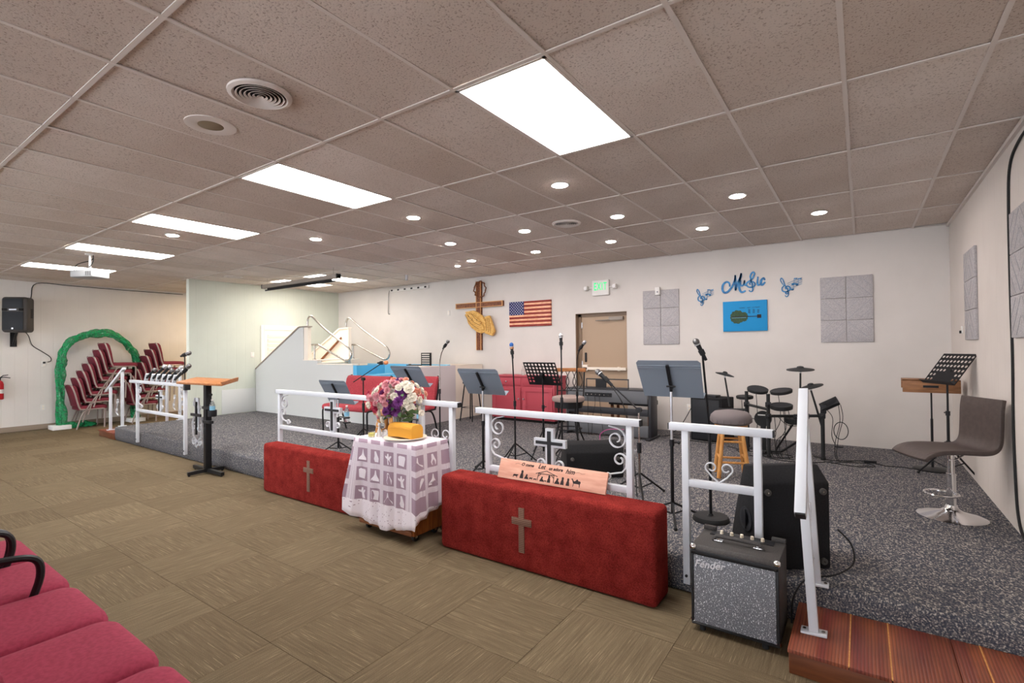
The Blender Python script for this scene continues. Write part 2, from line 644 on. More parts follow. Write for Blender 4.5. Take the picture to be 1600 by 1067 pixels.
# rear wall behind the camera: unseen windows added to bring in broad fill light
wr = MB().b2(XL - .1, XR + .1, YR - .12, YR, 0, .45).b2(XL - .1, XR + .1, YR - .12, YR, 2.65, ZC + .1)
WX = [XL + .5 + k * (XR - XL - 1.0) / 7 for k in range(8)]
wr.b2(XL - .1, WX[0], YR - .12, YR, .45, 2.65).b2(WX[7], XR + .1, YR - .12, YR, .45, 2.65)
for x in WX[1:-1]:
    wr.b2(x - .09, x + .09, YR - .12, YR, .45, 2.65)
struct(wr.build('wall_rear', 'wall_white'))
for k in range(7):
    a, c = WX[k] + (.09 if k else 0), WX[k + 1] - (.09 if k < 6 else 0)
    wn = struct(MB().b2(a, c, YR - .09, YR - .04, .45, .5).b2(a, c, YR - .09, YR - .04, 2.6, 2.65).b2(a, a + .05, YR - .09, YR - .04, .5, 2.6).b2(c - .05, c, YR - .09, YR - .04, .5, 2.6).build('window_%d' % (k + 1), 'door_frame_brown'))
    MB().b2(a + .05, c - .05, YR - .068, YR - .062, .5, 2.6).build('pane', 'window_glass', wn)
wp = struct(MB().b2(-11.31, -11.19, 4.57, YB, 0, ZC).build('wall_partition', 'wall_green_paint'))
MB().b2(-11.19, -11.178, 5.2, 5.92, ZS + .005, .76).build('access_panel', 'panel_grey', wp, bevel=.003)
struct(MB().b2(XL, XL + .012, YR, YB, 0, 0.105).build('baseboard_left', 'trim_tan', bevel=.003))

# exit door
d = struct(MB().b2(dx0 + .07, dx1 - .03, YB + .12, YB + .16, ZS, dzt - .06).build('door_1', 'door_tan'))
fr = MB()
fr.b2(dx0, dx0 + .07, YB + .1, YB + .2, ZS, dzt)
fr.b2(dx1 - .03, dx1, YB + .1, YB + .2, ZS, dzt)
fr.b2(dx0, dx1, YB + .1, YB + .2, dzt - .06, dzt)
fr.b2(dx0 + .002, dx0 + .012, YB + .002, YB + .1, ZS, dzt - .01)
fr.b2(dx0, dx1, YB + .002, YB + .1, dzt - .008, dzt - .002)
fr.build('door_frame', 'door_frame_brown', d)
pb = MB()
pb.b2(dx0 + .12, dx1 - .05, YB + .05, YB + .085, 1.19, 1.24)
pb.b2(dx0 + .10, dx0 + .2, YB + .05, YB + .12, 1.17, 1.28)
pb.b2(dx1 - .2, dx1 - .17, YB + .045, YB + .12, 1.18, 1.25)
pb.build('push_bar', 'cream', d, bevel=.004)
MB().b2(dx0 + .13, dx0 + .165, YB + .1, YB + .12, 1.33, 1.5).build('latch_plate', 'black_metal', d, bevel=.003)
dc = MB().b2(dx1 - .36, dx1 - .1, YB + .06, YB + .12, 2.07, 2.13)
dc.tube([(dx1 - .34, YB + .05, 2.08), (dx1 - .6, YB + .04, 2.07), (dx1 - .36, YB + .1, 2.06)], .008, 6)
dc.build('door_closer', 'screen_case', d, bevel=.004)
for z in (2.0, 1.3):
    MB().b2(dx0 + .062, dx0 + .085, YB + .1, YB + .118, z - .06, z + .05).build('hinge', 'silver', d, bevel=.002)

# white louvred door on the green partition
d = struct(MB().b2(-11.19, -11.165, 6.12, 6.92, ZS, 2.06).build('door_2', 'door_white'))
MB().b2(-11.19, -11.15, 6.045, 6.12, ZS, 2.17).b2(-11.19, -11.15, 6.92, 6.99, ZS, 2.17).b2(-11.19, -11.15, 6.12, 6.92, 2.06, 2.17).build('door_frame', 'door_white', d, bevel=.004)
sl = MB().box((0, 0, 0), (.02, .66, .085), rotm('Y', 20)).mesh('slat', 'door_white', bevel=.003)
for k in range(16):
    obj('slat', sl, d, (-11.155, 6.52, .42 + k * .1))

# ------------------------------------------------------------------ ceiling
ce = struct(MB().b2(XL - .1, XR + .1, YR, YB + .1, ZC + .03, ZC + .12).build('ceiling', 'ceiling_tile_mat'))
def tile_mesh(wd, dp, sag):
    b = MB()
    nx, ny = 1, 6
    vs, fs = [], []
    for zz in (0, .014):
        for j in range(ny + 1):
            for i in range(nx + 1):
                t = j / ny
                vs.append(((i / nx - .5) * wd, (t - .5) * dp, .006 + zz - sag * math.sin(PI * t)))
    k = (nx + 1) * (ny + 1)
    for j in range(ny):
        a = j * 2
        fs += [[a, a + 2, a + 3, a + 1], [k + a, k + a + 1, k + a + 3, k + a + 2], [a, k + a, k + a + 2, a + 2], [a + 1, a + 3, k + a + 3, k + a + 1]]
    fs += [[0, 1, k + 1, k], [k - 2, 2 * k - 2, 2 * k - 1, k - 1]]
    return b.add(vs, fs).mesh('ceiling_tile', 'ceiling_tile_mat', smooth=30)
TM = [tile_mesh(.596, 1.206, s) for s in (0.001, .005, .010)]
TMB = [tile_mesh(.596, 1.06, s) for s in (0.001, .004)]
TMR = tile_mesh(.33, 1.206, .002)
LIGHTS = [(-1, 1), (-5, 1), (-9, 1), (-13, 1), (-17, 1), (-13, 4), (-15, 4), (-19, 4)]
cell_x = lambda i: GX0 + (i + .5) * GW      # cell between line i and i+1
cell_y = lambda j: GY0 + (j + .5) * GD
for j in range(-1, 6):
    for i in range(-21, 4):
        if (i, j) in LIGHTS:
            continue
        x, y = cell_x(i), cell_y(j)
        if i == 3:
            me, x = (TMR if j < 5 else TMR), (GX0 + 3 * GW + XR) / 2
        elif j == 5:
            me = TMB[(i * 3) % 2]
        else:
            me = TM[(i * 7 + j * 5) % 3]
        if j == 5:
            y = (GY0 + 5 * GD + YB) / 2 - (0.0 if i < 3 else .05)
        t = obj('ceiling_tile', me, ce, (x, y, ZC))
        t.rotation_euler = (random.uniform(-.003, .003), random.uniform(-.006, .006), 0)
        if i == 3 and j == 5:
            t.scale = (1, .86, 1)
MB().b2(XL, XR, YR, GY0 - GD, ZC, ZC + .02).build('ceiling_field', 'ceiling_tile_mat', ce)['kind'] = 'stuff'
for i in range(-21, 4):
    x = GX0 + i * GW
    MB().b2(-.012, .012, GY0 - GD, YB, 0, .006).build('tee', 'tee_white', ce, (x, 0, ZC - .003), bevel=0)
for j in range(-1, 6):
    MB().b2(XL, XR, -.012, .012, 0, .006).build('tee', 'tee_white', ce, (0, GY0 + j * GD, ZC - .0025))
MB().b2(XR - .024, XR, GY0 - GD, YB, ZC - .03, ZC).build('wall_angle', 'tee_white', ce)
MB().b2(XL, XR, YB - .022, YB, ZC - .004, ZC).build('wall_angle', 'tee_white', ce)

# lay-in light panels
def troffer(i, j, label, glow='light_panel'):
    t = thing('ceiling_light', label, 'ceiling light', (cell_x(i), cell_y(j), ZC - .002), 0, 'lay-in ceiling light panels')
    b = MB()
    for sx in (-1, 1):
        b.b2(sx * .289 - .009, sx * .289 + .009, -.598, .598, -.004, .02)
    for sy in (-1, 1):
        b.b2(-.298, .298, sy * .589 - .009, sy * .589 + .009, -.004, .02)
    b.build('frame', 'tee_white', t)
    MB().b2(-.28, .28, -.58, .58, .004, .012).build('diffuser', glow, t)
    return t
names = ['large lit ceiling panel nearest the camera, above the altar bench', 'lit ceiling panel second from the camera, left of the largest one',
         'lit ceiling panel beside the single recessed can on the left side', 'lit ceiling panel just before the hanging projector',
         'farthest thin lit ceiling panel behind the projector by the left wall', 'lit ceiling panel right of the rolled-up projector screen', 'lit ceiling panel behind the left part of the projector screen case', 'lit ceiling panel hidden behind the pale green partition wall']
for (i, j), nme in zip(LIGHTS, names):
    troffer(i, j, nme, 'light_panel' if j == 1 else 'light_panel_dim' if i > -16 else 'light_panel_warm')
for n_, i in enumerate((-1, -5, -9, -13, -17)):  # unseen row of panels added for indirect light
    t = troffer(i, -4, 'added unseen fill light panel behind the camera, %s from the right wall' % ('first', 'second', 'third', 'fourth', 'fifth')[n_])

CANS = [(-2.213, 3.95, 'recessed can light nearest, right below the largest panel'), (-4.086, 3.95, 'recessed can light right of the second ceiling panel, front row'), (-5.909, 3.94, 'recessed can light leftmost of the front row above the stage'),
        (-7.123, 2.725, 'lone recessed can light between two lit panels at left'), (-4.695, 5.24, 'recessed can light leftmost of the middle row'), (-3.449, 5.24, 'recessed can light just left of the dark round vent'),
        (-5.337, 6.48, 'recessed can light above the wooden wall cross'), (-4.068, 6.48, 'recessed can light in the back row above the flag'), (-2.232, 5.29, 'recessed can light just right of the dark round vent'),
        (-2.837, 6.49, 'recessed can light in the back row above the exit sign'), (-1.605, 6.47, 'recessed can light in the back row above the left acoustic panel'), (-0.975, 5.28, 'recessed can light rightmost of the middle row, above the music lettering'),
        (-0.363, 6.5, 'recessed can light rightmost, above the large acoustic panel'), (-5.865, 6.73, 'small dim spot light on the ceiling left of the wooden cross')]
for k, (x, y, lb) in enumerate(CANS):
    t = thing('recessed_light', lb, 'can light', (x, y, ZC), 0, 'recessed can lights over the stage')
    R = .075 if k < 13 else .05
    MB().lathe([(R * .82, -.004), (R, -.009), (R * 1.12, -.006), (R * 1.15, 0)], 28).build('trim_ring', 'white_plastic', t)
    MB().lathe([(R * .8, -.0125), (R * .78, -.005)], 24).build('lens', 'can_glow', t)

def vent(loc, R, label, rings=6):
    t = thing('ceiling_vent', label, 'vent', loc, 0, 'round ceiling air vents')
    MB().lathe([(R, 0), (R * .99, -.012), (R * .86, -.02), (R * .8, -.012), (R * .78, .0)], 40, ring=True).build('rim', 'tee_white', t)
    MB().lathe([(R * .82, -.004), (R * .82, -.0035)], 36).build('shade_backing', 'dark_void', t)  # flat dark disc, its colour stands in for shade in the deep gaps
    for k in range(rings):
        r0 = R * .78 * (k + .35) / rings
        MB().lathe([(r0, -.011), (r0 + .009, -.019), (r0 + .011, -.018), (r0 + .002, -.010)], 32, ring=True).build('ring', 'tee_white', t)
    return t
vent((-2.808, 1.52, ZC), .17, 'large round ceiling vent with concentric rings nearest the camera')
vent((-2.843, 5.22, ZC), .17, 'dark round ceiling vent among the recessed lights over the stage')
vent((-10.2, 4.97, ZC), .17, 'far round ceiling vent by the pale green wall')
t = thing('ceiling_speaker', 'round flush ceiling speaker with tan grille beside the near vent', 'speaker', (-3.45, 1.54, ZC))
MB().lathe([(.15, 0), (.148, -.008), (.09, -.012), (.075, -.008), (.07, 0)], 36).build('rim', 'tee_white', t)
MB().lathe([(.08, -.006), (.05, -.013), (.004, -.015)], 30).build('grille', 'speaker_tan', t)

# ------------------------------------------------------------------ stage platform and steps
prof = [(YS + .02, 0), (YS + .004, .03), (YS, .1)] + [(YS + .035 - .035 * math.cos(a), ZS - .035 + .035 * math.sin(a)) for a in [k * PI / 10 for k in range(0, 6)]] + [(YB, ZS), (YB, 0)]
b = MB().prism([(y, z) for y, z in prof], XR + 11.12, Matrix(((0, 0, 1, -11.12), (1, 0, 0, 0), (0, 1, 0, 0), (0, 0, 0, 1))))
struct(b.build('trim_1', 'stage_carpet', smooth=50))
bpy.data.objects['trim_1']['label'] = 'low stage platform covered in grey-blue fleck carpet'

st = tag(thing('wooden_step', '', ''), 'long red-brown grooved wooden step at the right end of the stage', 'step')
st.location = (.29, 3.04, 0)
MB().b2(-.605, .605, -.255, .27, 0, .105).build('step_box', 'step_riser', st, bevel=.004)
xs = [-.61, -.36, -.20, .05, .16, .42, .612]
for a, c in zip(xs, xs[1:]):
    MB().b2(a + .0015, c - .0015, -.268, .275, .105, .124).build('tread_board', 'step_wood', st, bevel=.003)
for x in (-.36, -.20, .16, .42):
    MB().b2(x - .003, x + .003, -.267, .275, .118, .1245).build('joint_strip', 'wood_honey', st)
st = tag(thing('wooden_step', '', ''), 'short brown wooden step at the far left end of the stage', 'step')
st.location = (-11.55, 3.92, 0)
MB().b2(-.4, .42, -.6, .6, 0, .1).build('step_box', 'step_riser', st, bevel=.004)
MB().b2(-.41, .425, -.61, .61, .1, .12).build('tread_board', 'step_wood', st, bevel=.003)

# ------------------------------------------------------------------ white altar railings
YRL = 3.275
def scroll(b, pts, y=0.0):
    b.bar([(p[0], y, p[1]) for p in pts], .018, .008, (0, 1, 0))
def post_scroll(t, x, zt, zl, s):
    """top and lower scrolls hugging a post; s = +1 opens to the right"""
    b = MB()
    c = .075
    scroll(b, [(x + s * .02 + s * (c + .06 - abs(0)), zt - .012)] + [(x + s * (.025 + c - p[0]), zt - .1 + p[1]) for p in spiral(0, 0, c * 1.0, .02, 75, -430, 30)])
    b.build('scroll', 'white_metal', t, smooth=60)
    b = MB()
    h = zt - zl
    zc = zl + h * .42
    pts = [(x + s * (.025 + .05 - p[0]), zc + p[1]) for p in spiral(0, 0, .018, .05, 400, 0, 22)]
    pts = [(x + s * (.075 + p[0]), zc + p[1]) for p in spiral(0, 0, .016, .05, -250, 180, 24)]
    pts += [(x + s * .03, zc - .05), (x + s * .06, zc - .085), (x + s * .12, zc - .1), (x + s * .18, zc - .115)]
    pts += [(x + s * .2, zl + .06 + .0), (x + s * .205, zl + .04)]
    pts += [(x + s * (.17 + p[0]), zl + .055 + p[1]) for p in spiral(0, 0, .033, .012, -25, -330, 14)]
    pts = [(p[0], max(p[1], zl + .015)) for p in pts]
    scroll(b, pts)
    b.build('scroll', 'white_metal', t, smooth=60)
def cross_ornament(t, x, zl, s=1.0, y=0.0):
    o = MB().b2(x - .035 * s, x + .035 * s, y - .012, y + .02, zl, zl + .345 * s).b2(x - .137 * s, x + .137 * s, y - .0125, y + .0195, zl + .205 * s, zl + .265 * s).build('cross_ornament', 'white_metal', t)
    MB().b2(x - .014 * s, x + .014 * s, y - .022, y - .012, zl + .02, zl + .325 * s).b2(x - .115 * s, x + .115 * s, y - .0225, y - .012, zl + .224 * s, zl + .247 * s).build('black_cross', 'black_plastic', o)
    for sg in (-1, 1):
        b = MB()
        scroll(b, [(x + sg * .03, zl + .01), (x + sg * .05, zl + .05)] + [(x + sg * (.085 + p[0]), zl + .075 + p[1]) for p in spiral(0, 0, .038, .012, 190, -240, 22)], y)
        b.build('curl', 'white_metal', o, smooth=60)
def railing(label, x0, x1, posts, zl, zt=1.12, scrolls=(), crosses=(), cap=True, zb=.085):
    xc = (x0 + x1) / 2
    t = thing('altar_railing', label, 'railing', (xc, YRL, 0), 0, 'white altar railings along the stage front')
    MB().b2(x0 - xc, x1 - xc, -.026, .026, zt - .046, zt).build('top_rail', 'white_metal', t, bevel=.003)
    if cap:
        MB().b2(x1 - xc, x1 - xc + .008, -.023, .023, zt - .043, zt - .003).build('end_cap', 'black_plastic', t)
        MB().b2(x0 - xc - .008, x0 - xc, -.023, .023, zt - .043, zt - .003).build('end_cap', 'black_plastic', t)
    for px in posts:
        p = MB().b2(px - xc - .021, px - xc + .021, -.021, .021, zb, zt - .046).build('post', 'white_metal', t, bevel=.002)
        MB().cyl((px - xc, -.021, zb + .055), (px - xc, -.03, zb + .055), .009, n=8).build('bolt', 'black_metal', p)
    px = sorted(posts)
    for a, c in zip(px, px[1:]):
        MB().b2(a - xc + .021, c - xc - .021, -.02, .02, zl - .022, zl + .022).build('lower_rail', 'white_metal', t, bevel=.002)
    for x, s in scrolls:
        post_scroll(t, x - xc, zt - .046, zl + .022, s)
    for x in crosses:
        cross_ornament(t, x - xc, zl + .022)
    return t
rA = railing('far left white railing section with a row of microphones on top', -10.22, -8.1, [-9.93, -8.14], .625, 1.12, [(-9.93, 1), (-8.14, -1)], [-9.03])
rB = railing('long white railing section behind the first bench and lace table', -5.69, -2.85, [-5.63, -3.3, -2.93], .7, 1.135, [(-5.63, 1)], [-4.62])
rC = railing('white railing section with cross and scrolls behind the nativity board', -2.65, -1.235, [-2.53, -1.31], .62, 1.105, [(-2.53, 1), (-1.31, -1)], [-1.945])
rD = railing('short white railing section with a heart scroll beside the amplifier', -1.035, -.432, [-.935, -.515], .73, 1.105)
def heart(t, x, z, s=1.0):
    for sg in (-1, 1):
        b = MB()
        pts = [(x, z), (x + sg * .045 * s, z + .035 * s), (x + sg * .078 * s, z + .075 * s)]
        pts += [(x + sg * (.044 * s + p[0]), z + .088 * s + p[1]) for p in spiral(0, 0, .036 * s, .014 * s, 0, 330, 22)]
        b.tube([(p[0], 0, p[1]) for p in pts], .0055, 6)
        b.build('heart_scroll', 'white_metal', t, smooth=60)
heart(rD, -.735 - (-.7335), .752, 1.0)
heart(rB, -3.07 + 4.27, .722, 1.35)

# sloping step handrails
def step_handrail(label, loc, rz, z_step, z_stage, run, lean):
    t = thing('step_handrail', label, 'handrail', loc, rz, 'sloping white handrails on the stage steps')
    h0, h1 = z_step + .80, z_stage + .98
    top = MB()
    a, c = Vector((0, -.2, h0 + .03 - .2 * (h1 - h0) / run)), Vector((0, run + .09, h1 + .03 + .09 * (h1 - h0) / run))
    d = (c - a)
    R = Matrix.Rotation(math.atan2(d.z, d.y), 3, 'X')
    top.box((a + c) / 2, (.05, d.length, .045), R)
    tr = top.build('top_rail', 'white_metal', t, bevel=.003)
    MB().box(a - d.normalized() * .004, (.044, .008, .04), R).build('end_cap', 'black_plastic', tr)
    for y, z, h in ((0, z_step, h0), (run, z_stage, h1)):
        MB().b2(-.021, .021, y - .021, y + .021, z + .012, h + .015).build('post', 'white_metal', t, bevel=.002)
        pl = MB().b2(-.058, .058, y - .032, y + .032, z, z + .012).build('base_plate', 'white_metal', t, bevel=.002)
        for sx in (-1, 1):
            MB().cyl((sx * .042, y, z + .012), (sx * .042, y, z + .018), .009, n=6).build('bolt', 'steel', pl)
    b = MB()
    yy = run * .62
    for pts in (spiral(yy, h0 - .25, .055, .014, 60, 460, 24), spiral(yy - .06, h0 - .4, .045, .012, -120, 260, 22)):
        b.bar([(0, p[0], p[1]) for p in pts], .018, .008, (1, 0, 0))
    b.bar([(0, yy + .03, h0 - .2), (0, yy - .02, h0 - .32), (0, yy - .08, h0 - .44), (0, yy + .02, h0 - .5)], .018, .008, (1, 0, 0))
    b.build('scroll', 'white_metal', t, smooth=60)
    t.rotation_euler = (0, lean, rz)
    return t
step_handrail('sloping white handrail on the right step in front of the black monitor', (-.215, 2.995, 0), 0, .125, ZS, .33, rad(-3.0))
step_handrail('sloping white handrail on the far left step, nearer one', (-11.68, 3.42, 0), -PI / 2, .12, ZS, .6, 0)
step_handrail('sloping white handrail on the far left step behind the first railing', (-11.68, 4.36, 0), -PI / 2, .12, ZS, .6, 0)

# ------------------------------------------------------------------ red altar benches
def bench(label, x0, x1, y0, y1, h, xcross):
    t = thing('altar_bench', label, 'bench', ((x0 + x1) / 2, (y0 + y1) / 2, 0), 0, 'red carpeted altar benches')
    hx, hy = (x1 - x0) / 2, (y1 - y0) / 2
    MB().b2(-hx, hx, -hy, hy, 0, h).build('body', 'red_shag', t, bevel=.035, seg=4, smooth=60)
    xc = xcross - (x0 + x1) / 2
    MB().b2(xc - .024, xc + .024, -hy - .006, -hy + .004, .13, .45).b2(xc - .085, xc + .085, -hy - .0065, -hy + .004, .325, .375).build('cross', 'woven_cross', t, bevel=.002)
bench('red carpet-covered altar bench with the nativity board, nearer one', -2.815, -1.04, 2.99, 3.24, .585, -2.02)
bench('red carpet-covered altar bench left of the lace table', -5.61, -3.9, 3.05, 3.24, .545, -4.72)

# nativity board leaning on railing
nb = thing('nativity_board', 'long pale pink wooden nativity sign leaning on the red bench', 'sign', (-1.905, 3.172, .587))
nb.rotation_euler = (rad(-22), 0, rad(.6))
MB().b2(-.455, .455, -.009, .009, 0, .15).build('board', 'pine_board', nb, bevel=.002)
def fig(poly, x, s=1.0, z=.018):
    return [(x + p[0] * s, z + p[1] * s) for p in poly]
MXZ = Matrix(((1, 0, 0, 0), (0, 0, -1, 0), (0, 1, 0, 0), (0, 0, 0, 1)))   # polygon x,y -> x,z ; extrude toward -y
def ink(poly, name='silhouette', depth=.0012, y=-.009, parent=None, material='ink', M=None):
    m_ = (M or Matrix.Translation((0, y, 0))) @ MXZ
    return MB().prism(poly, depth, m_).build(name, material, parent, smooth=0)
robed = [(-.014, 0), (.014, 0), (.012, .02), (.008, .034), (.010, .042), (.006, .052), (-.004, .053), (-.008, .045), (-.006, .036), (-.011, .02)]
kneel = [(-.02, 0), (.018, 0), (.014, .012), (.004, .02), (.007, .03), (.002, .037), (-.006, .035), (-.007, .026), (-.014, .014)]
sheep = [(-.018, .0), (-.014, 0), (-.013, .008), (.008, .008), (.009, 0), (.013, 0), (.013, .012), (.02, .016), (.019, .021), (.011, .02), (-.012, .02), (-.018, .014)]
camel = [(-.034, 0), (-.03, 0), (-.027, .022), (.014, .022), (.018, 0), (.022, 0), (.021, .024), (.027, .034), (.02, .044), (.008, .043), (-.004, .056), (-.015, .043), (-.026, .038), (-.034, .045), (-.04, .056), (-.051, .054), (-.05, .05), (-.043, .047), (-.036, .031), (-.031, .022)]
for poly, x, s in ((sheep, -.29, 1.2), (robed, -.235, 1.15), (kneel, -.19, 1.0), (sheep, -.15, .8), (sheep, -.115, .7), (kneel, -.055, 1.0), (sheep, -.026, .6), (robed, .003, 1.0), (kneel, .075, 1.15), (robed, .115, 1.05), (robed, .16, 1.0), (camel, .235, 1.0)):
    ink(fig(poly, x, s), parent=nb)
stb = MB()
for a, c in (((-.095, .02), (-.09, .075)), ((.045, .02), (.04, .075)), ((-.115, .07), (-.025, .098)), ((-.025, .098), (.07, .07)), ((-.09, .074), (.04, .074)), ((-.09, .055), (-.065, .075)), ((.04, .055), (.015, .075))):
    stb.bar([(a[0], -.0096, a[1]), (c[0], -.0096, c[1])], .0012, .005, (0, 1, 0))
stb.build('silhouette', 'ink', nb)
for body, x, z, s in (('O come', -.2, .122, .03), ('Let', -.075, .124, .042), ('us adore', .045, .12, .03), ('him', .165, .117, .044)):
    me = text_mesh('lettering', body, s * 1.1, 'ink', .0006, .35, bold=.0011)
    o = obj('lettering', me, nb, (x, -.0095, z))
    o.rotation_euler = (PI / 2, 0, 0)
b = MB()
b.tube([(p.x, -.0095, p.z) for p in smooth_path([(-.31, 0, .118), (-.285, 0, .124), (-.262, 0, .119), (-.245, 0, .122)])], .0009, 5)
b.tube([(p.x, -.0095, p.z) for p in smooth_path([(.205, 0, .115), (.235, 0, .121), (.26, 0, .115), (.285, 0, .118)])], .0009, 5)
b.build('flourish', 'ink', nb)

# ------------------------------------------------------------------ lace table
tb = thing('rolling_cart', 'wooden rolling cart under the lace cloth between red benches', 'cart', (-3.37, 3.06, 0))
MB().b2(-.33, .35, -.16, .185, .06, .8).build('cabinet', 'wood_cart', tb, bevel=.004)
MB().b2(-.26, .29, -.168, -.159, .11, .42).build('door_panel', 'cabinet_red', tb, bevel=.003)
MB().b2(-.33, .33, -.172, -.16, .06, .1).build('base_rail', 'wood_brown', tb, bevel=.003)
for x in (-.28, .30):
    for y in (-.1, .13):
        c = MB().cyl((x - .012, y, .03), (x + .012, y, .03), .03, n=16).build('wheel', 'black_rubber', tb)
        MB().b2(x - .016, x + .016, y - .014, y + .014, .028, .064).build('fork', 'steel', c)
# cloth: top plus falling skirt, draped in flutes over the corners
cw, cd, ct = .385, .185, .812
cl = thing('lace_tablecloth', 'white lace tablecloth over mauve lining on the rolling cart', 'tablecloth', (-3.36, 3.065, 0))
def perim(t):
    """point and outward normal on the rounded rectangle, t in metres from the back-left corner going round by the front"""
    segs = [((-cw, cd), (-cw, -cd), (-1, 0)), ((-cw, -cd), (cw, -cd), (0, -1)), ((cw, -cd), (cw, cd), (1, 0)), ((cw, cd), (-cw, cd), (0, 1))]
    for a, c, nrm in segs:
        L = math.hypot(c[0] - a[0], c[1] - a[1])
        if t <= L:
            k = t / L
            nx, ny = nrm
            e = .10
            return a[0] + (c[0] - a[0]) * k, a[1] + (c[1] - a[1]) * k, nx, ny, min(t, L - t)
        t -= L
    return -cw, cd, 0, 1, 0
PER = 2 * (2 * cw + 2 * cd)
def hem(t):
    L1, L2 = 2 * cd, 2 * cw
    if t < L1:
        return .5
    if t < L1 + L2:
        k = (t - L1) / L2
        return .635 + .09 * math.sin(PI * min(1, max(0, (k - .0) / 1.0))) + .02 * abs(math.sin(k * 9))
    if t < 2 * L1 + L2:
        k = (t - L1 - L2) / L1
        return .60 - .08 * k
    return .3
def cpt(t, s):
    """cloth surface: t along the edge, s = 0 at the table edge, 1 at the hem"""
    x, y, nx, ny, dc_ = perim(t % PER)
    # blend normals around the corners
    x1, y1, nx1, ny1, _ = perim((t + .05) % PER)
    x0, y0, nx0, ny0, _ = perim((t - .05) % PER)
    ax, ay = nx0 + nx1, ny0 + ny1
    L = math.hypot(ax, ay) or 1
    corner = max(0, 1 - dc_ / .14)
    flare = s * (.014 + .11 * corner ** 1.5) + .012 * s * math.sin(t * 34) + .008 * s * math.sin(t * 61 + 1)
    if ny > .5:
        flare = .012 * s
    return Vector((x + ax / L * (flare + .004), y + ay / L * (flare + .004), ct - s * hem(t % PER) - (.0 if s > 0 else 0)))
NT, NS = 200, 16
b = MB()
vs, fs, uvs = [], [], []
for k in range(NS + 1):
    for i in range(NT):
        t = PER * i / NT
        vs.append(cpt(t, k / NS))
        uvs.append((t / .165, k / NS * hem(t) / .165 + .15))
for k in range(NS):
    for i in range(NT):
        fs.append([k * NT + i, k * NT + (i + 1) % NT, (k + 1) * NT + (i + 1) % NT, (k + 1) * NT + i])
me = bpy.data.meshes.new('skirt')
me.from_pydata([tuple(p) for p in vs], [], fs)
ul = me.uv_layers.new(name='UVMap')
for p in me.polygons:
    for li in p.loop_indices:
        vi = me.loops[li].vertex_index
        u, v_ = uvs[vi]
        if vi % NT == 0 and any(me.loops[q].vertex_index % NT == NT - 1 for q in p.loop_indices):
            u = PER / .165
        ul.data[li].uv = (u, v_)
me.polygons.foreach_set('use_smooth', [True] * len(me.polygons))
me.materials.append(MATS['lace'])
sk = obj('skirt', me, cl)
sm = sk.modifiers.new('thick', 'SOLIDIFY')
sm.thickness = .003
MB().b2(-cw - .004, cw + .004, -cd - .004, cd + .004, ct - .003, ct + .002).build('top_cloth', 'lace_white', cl, bevel=.002)
scrollm = [(-.3, -.28), (.22, -.36), (.36, .2), (.3, .34), (-.2, .38), (-.34, .3)]
church = [(-.4, -.36), (.4, -.36), (.36, -.2), (.16, -.05), (.08, .1), (.03, .4), (-.03, .4), (-.08, .1), (-.16, -.05), (-.36, -.22)]
hands = [(-.05, -.38), (.3, -.38), (.34, -.1), (.2, .1), (.05, .4), (-.1, .38), (-.08, .05), (-.14, -.15)]
lily = [(-.05, -.4), (.3, -.4), (.14, -.05), (.32, .2), (.18, .24), (.06, .1), (.02, .38), (-.1, .36), (-.14, .16), (-.34, .22), (-.3, .08), (-.1, -.02)]
MOT = [lily, scrollm, church, hands]
cell_ = .165
for iu in range(0, 14):
    for iv in range(0, 4):
        poly = MOT[(iu + iv * 3) % 4]
        pts, ok = [], True
        for px, py in poly:
            t = (iu + .0 + px * .72) * cell_
            dpt = (iv + .0 - py * .72 - .15) * cell_
            hh = hem(t % PER)
            if dpt < .012 or dpt > hh - .09 or t < .05 or t > 2.02 * cw + 4 * cd - .02:
                ok = False
                break
            s_ = dpt / hh
            p = cpt(t, s_)
            x_, y_, nx_, ny_, _ = perim(t % PER)
            pts.append(p + Vector((nx_, ny_, 0)) * .004)
        if ok:
            n = len(pts)
            MB().add(pts, [list(range(n))]).build('lace_motif', 'lace_white', cl, smooth=0)

# things on the lace table
bl = thing('bread_loaf', 'golden loaf of bread on the plate, on the lace table', 'bread', (-3.27, 3.045, ct + .025))
sec = [(-.07, 0), (.07, 0), (.074, .06), (.07, .085), (.05, .108), (0, .116), (-.05, .108), (-.07, .085), (-.074, .06)]
body = MB()
n = len(sec)
vs, fs = [], []
for k, x in enumerate((-.15, -.142, -.05, .05, .142, .15)):
    q = .9 if k in (0, 5) else 1.0
    vs += [(x, p[0] * q, p[1] * q + (0.006 if 1 < k < 4 else 0)) for p in sec]
for k in range(5):
    for i in range(n):
        fs.append([k * n + i, k * n + (i + 1) % n, (k + 1) * n + (i + 1) % n, (k + 1) * n + i])
fs += [list(range(n)), [5 * n + i for i in range(n)]]
body.add(vs, fs).build('crust', 'bread', bl, smooth=50)
MB().bar([(-.13, -.0735, .078), (-.05, -.076, .088), (.05, -.076, .088), (.13, -.0735, .08)], .004, .006, (0, 1, 0)).build('score_line', 'bread_cut', bl)
tag(MB().lathe([(.06, .0), (.075, .004), (.13, .014), (.185, .02), (.185, .023), (.13, .019), (.06, .009), (.01, .009)], 40).build('plate', 'plate_cream', None, (-3.27, 3.045, ct + .003)), 'cream plate under the bread loaf', 'plate')

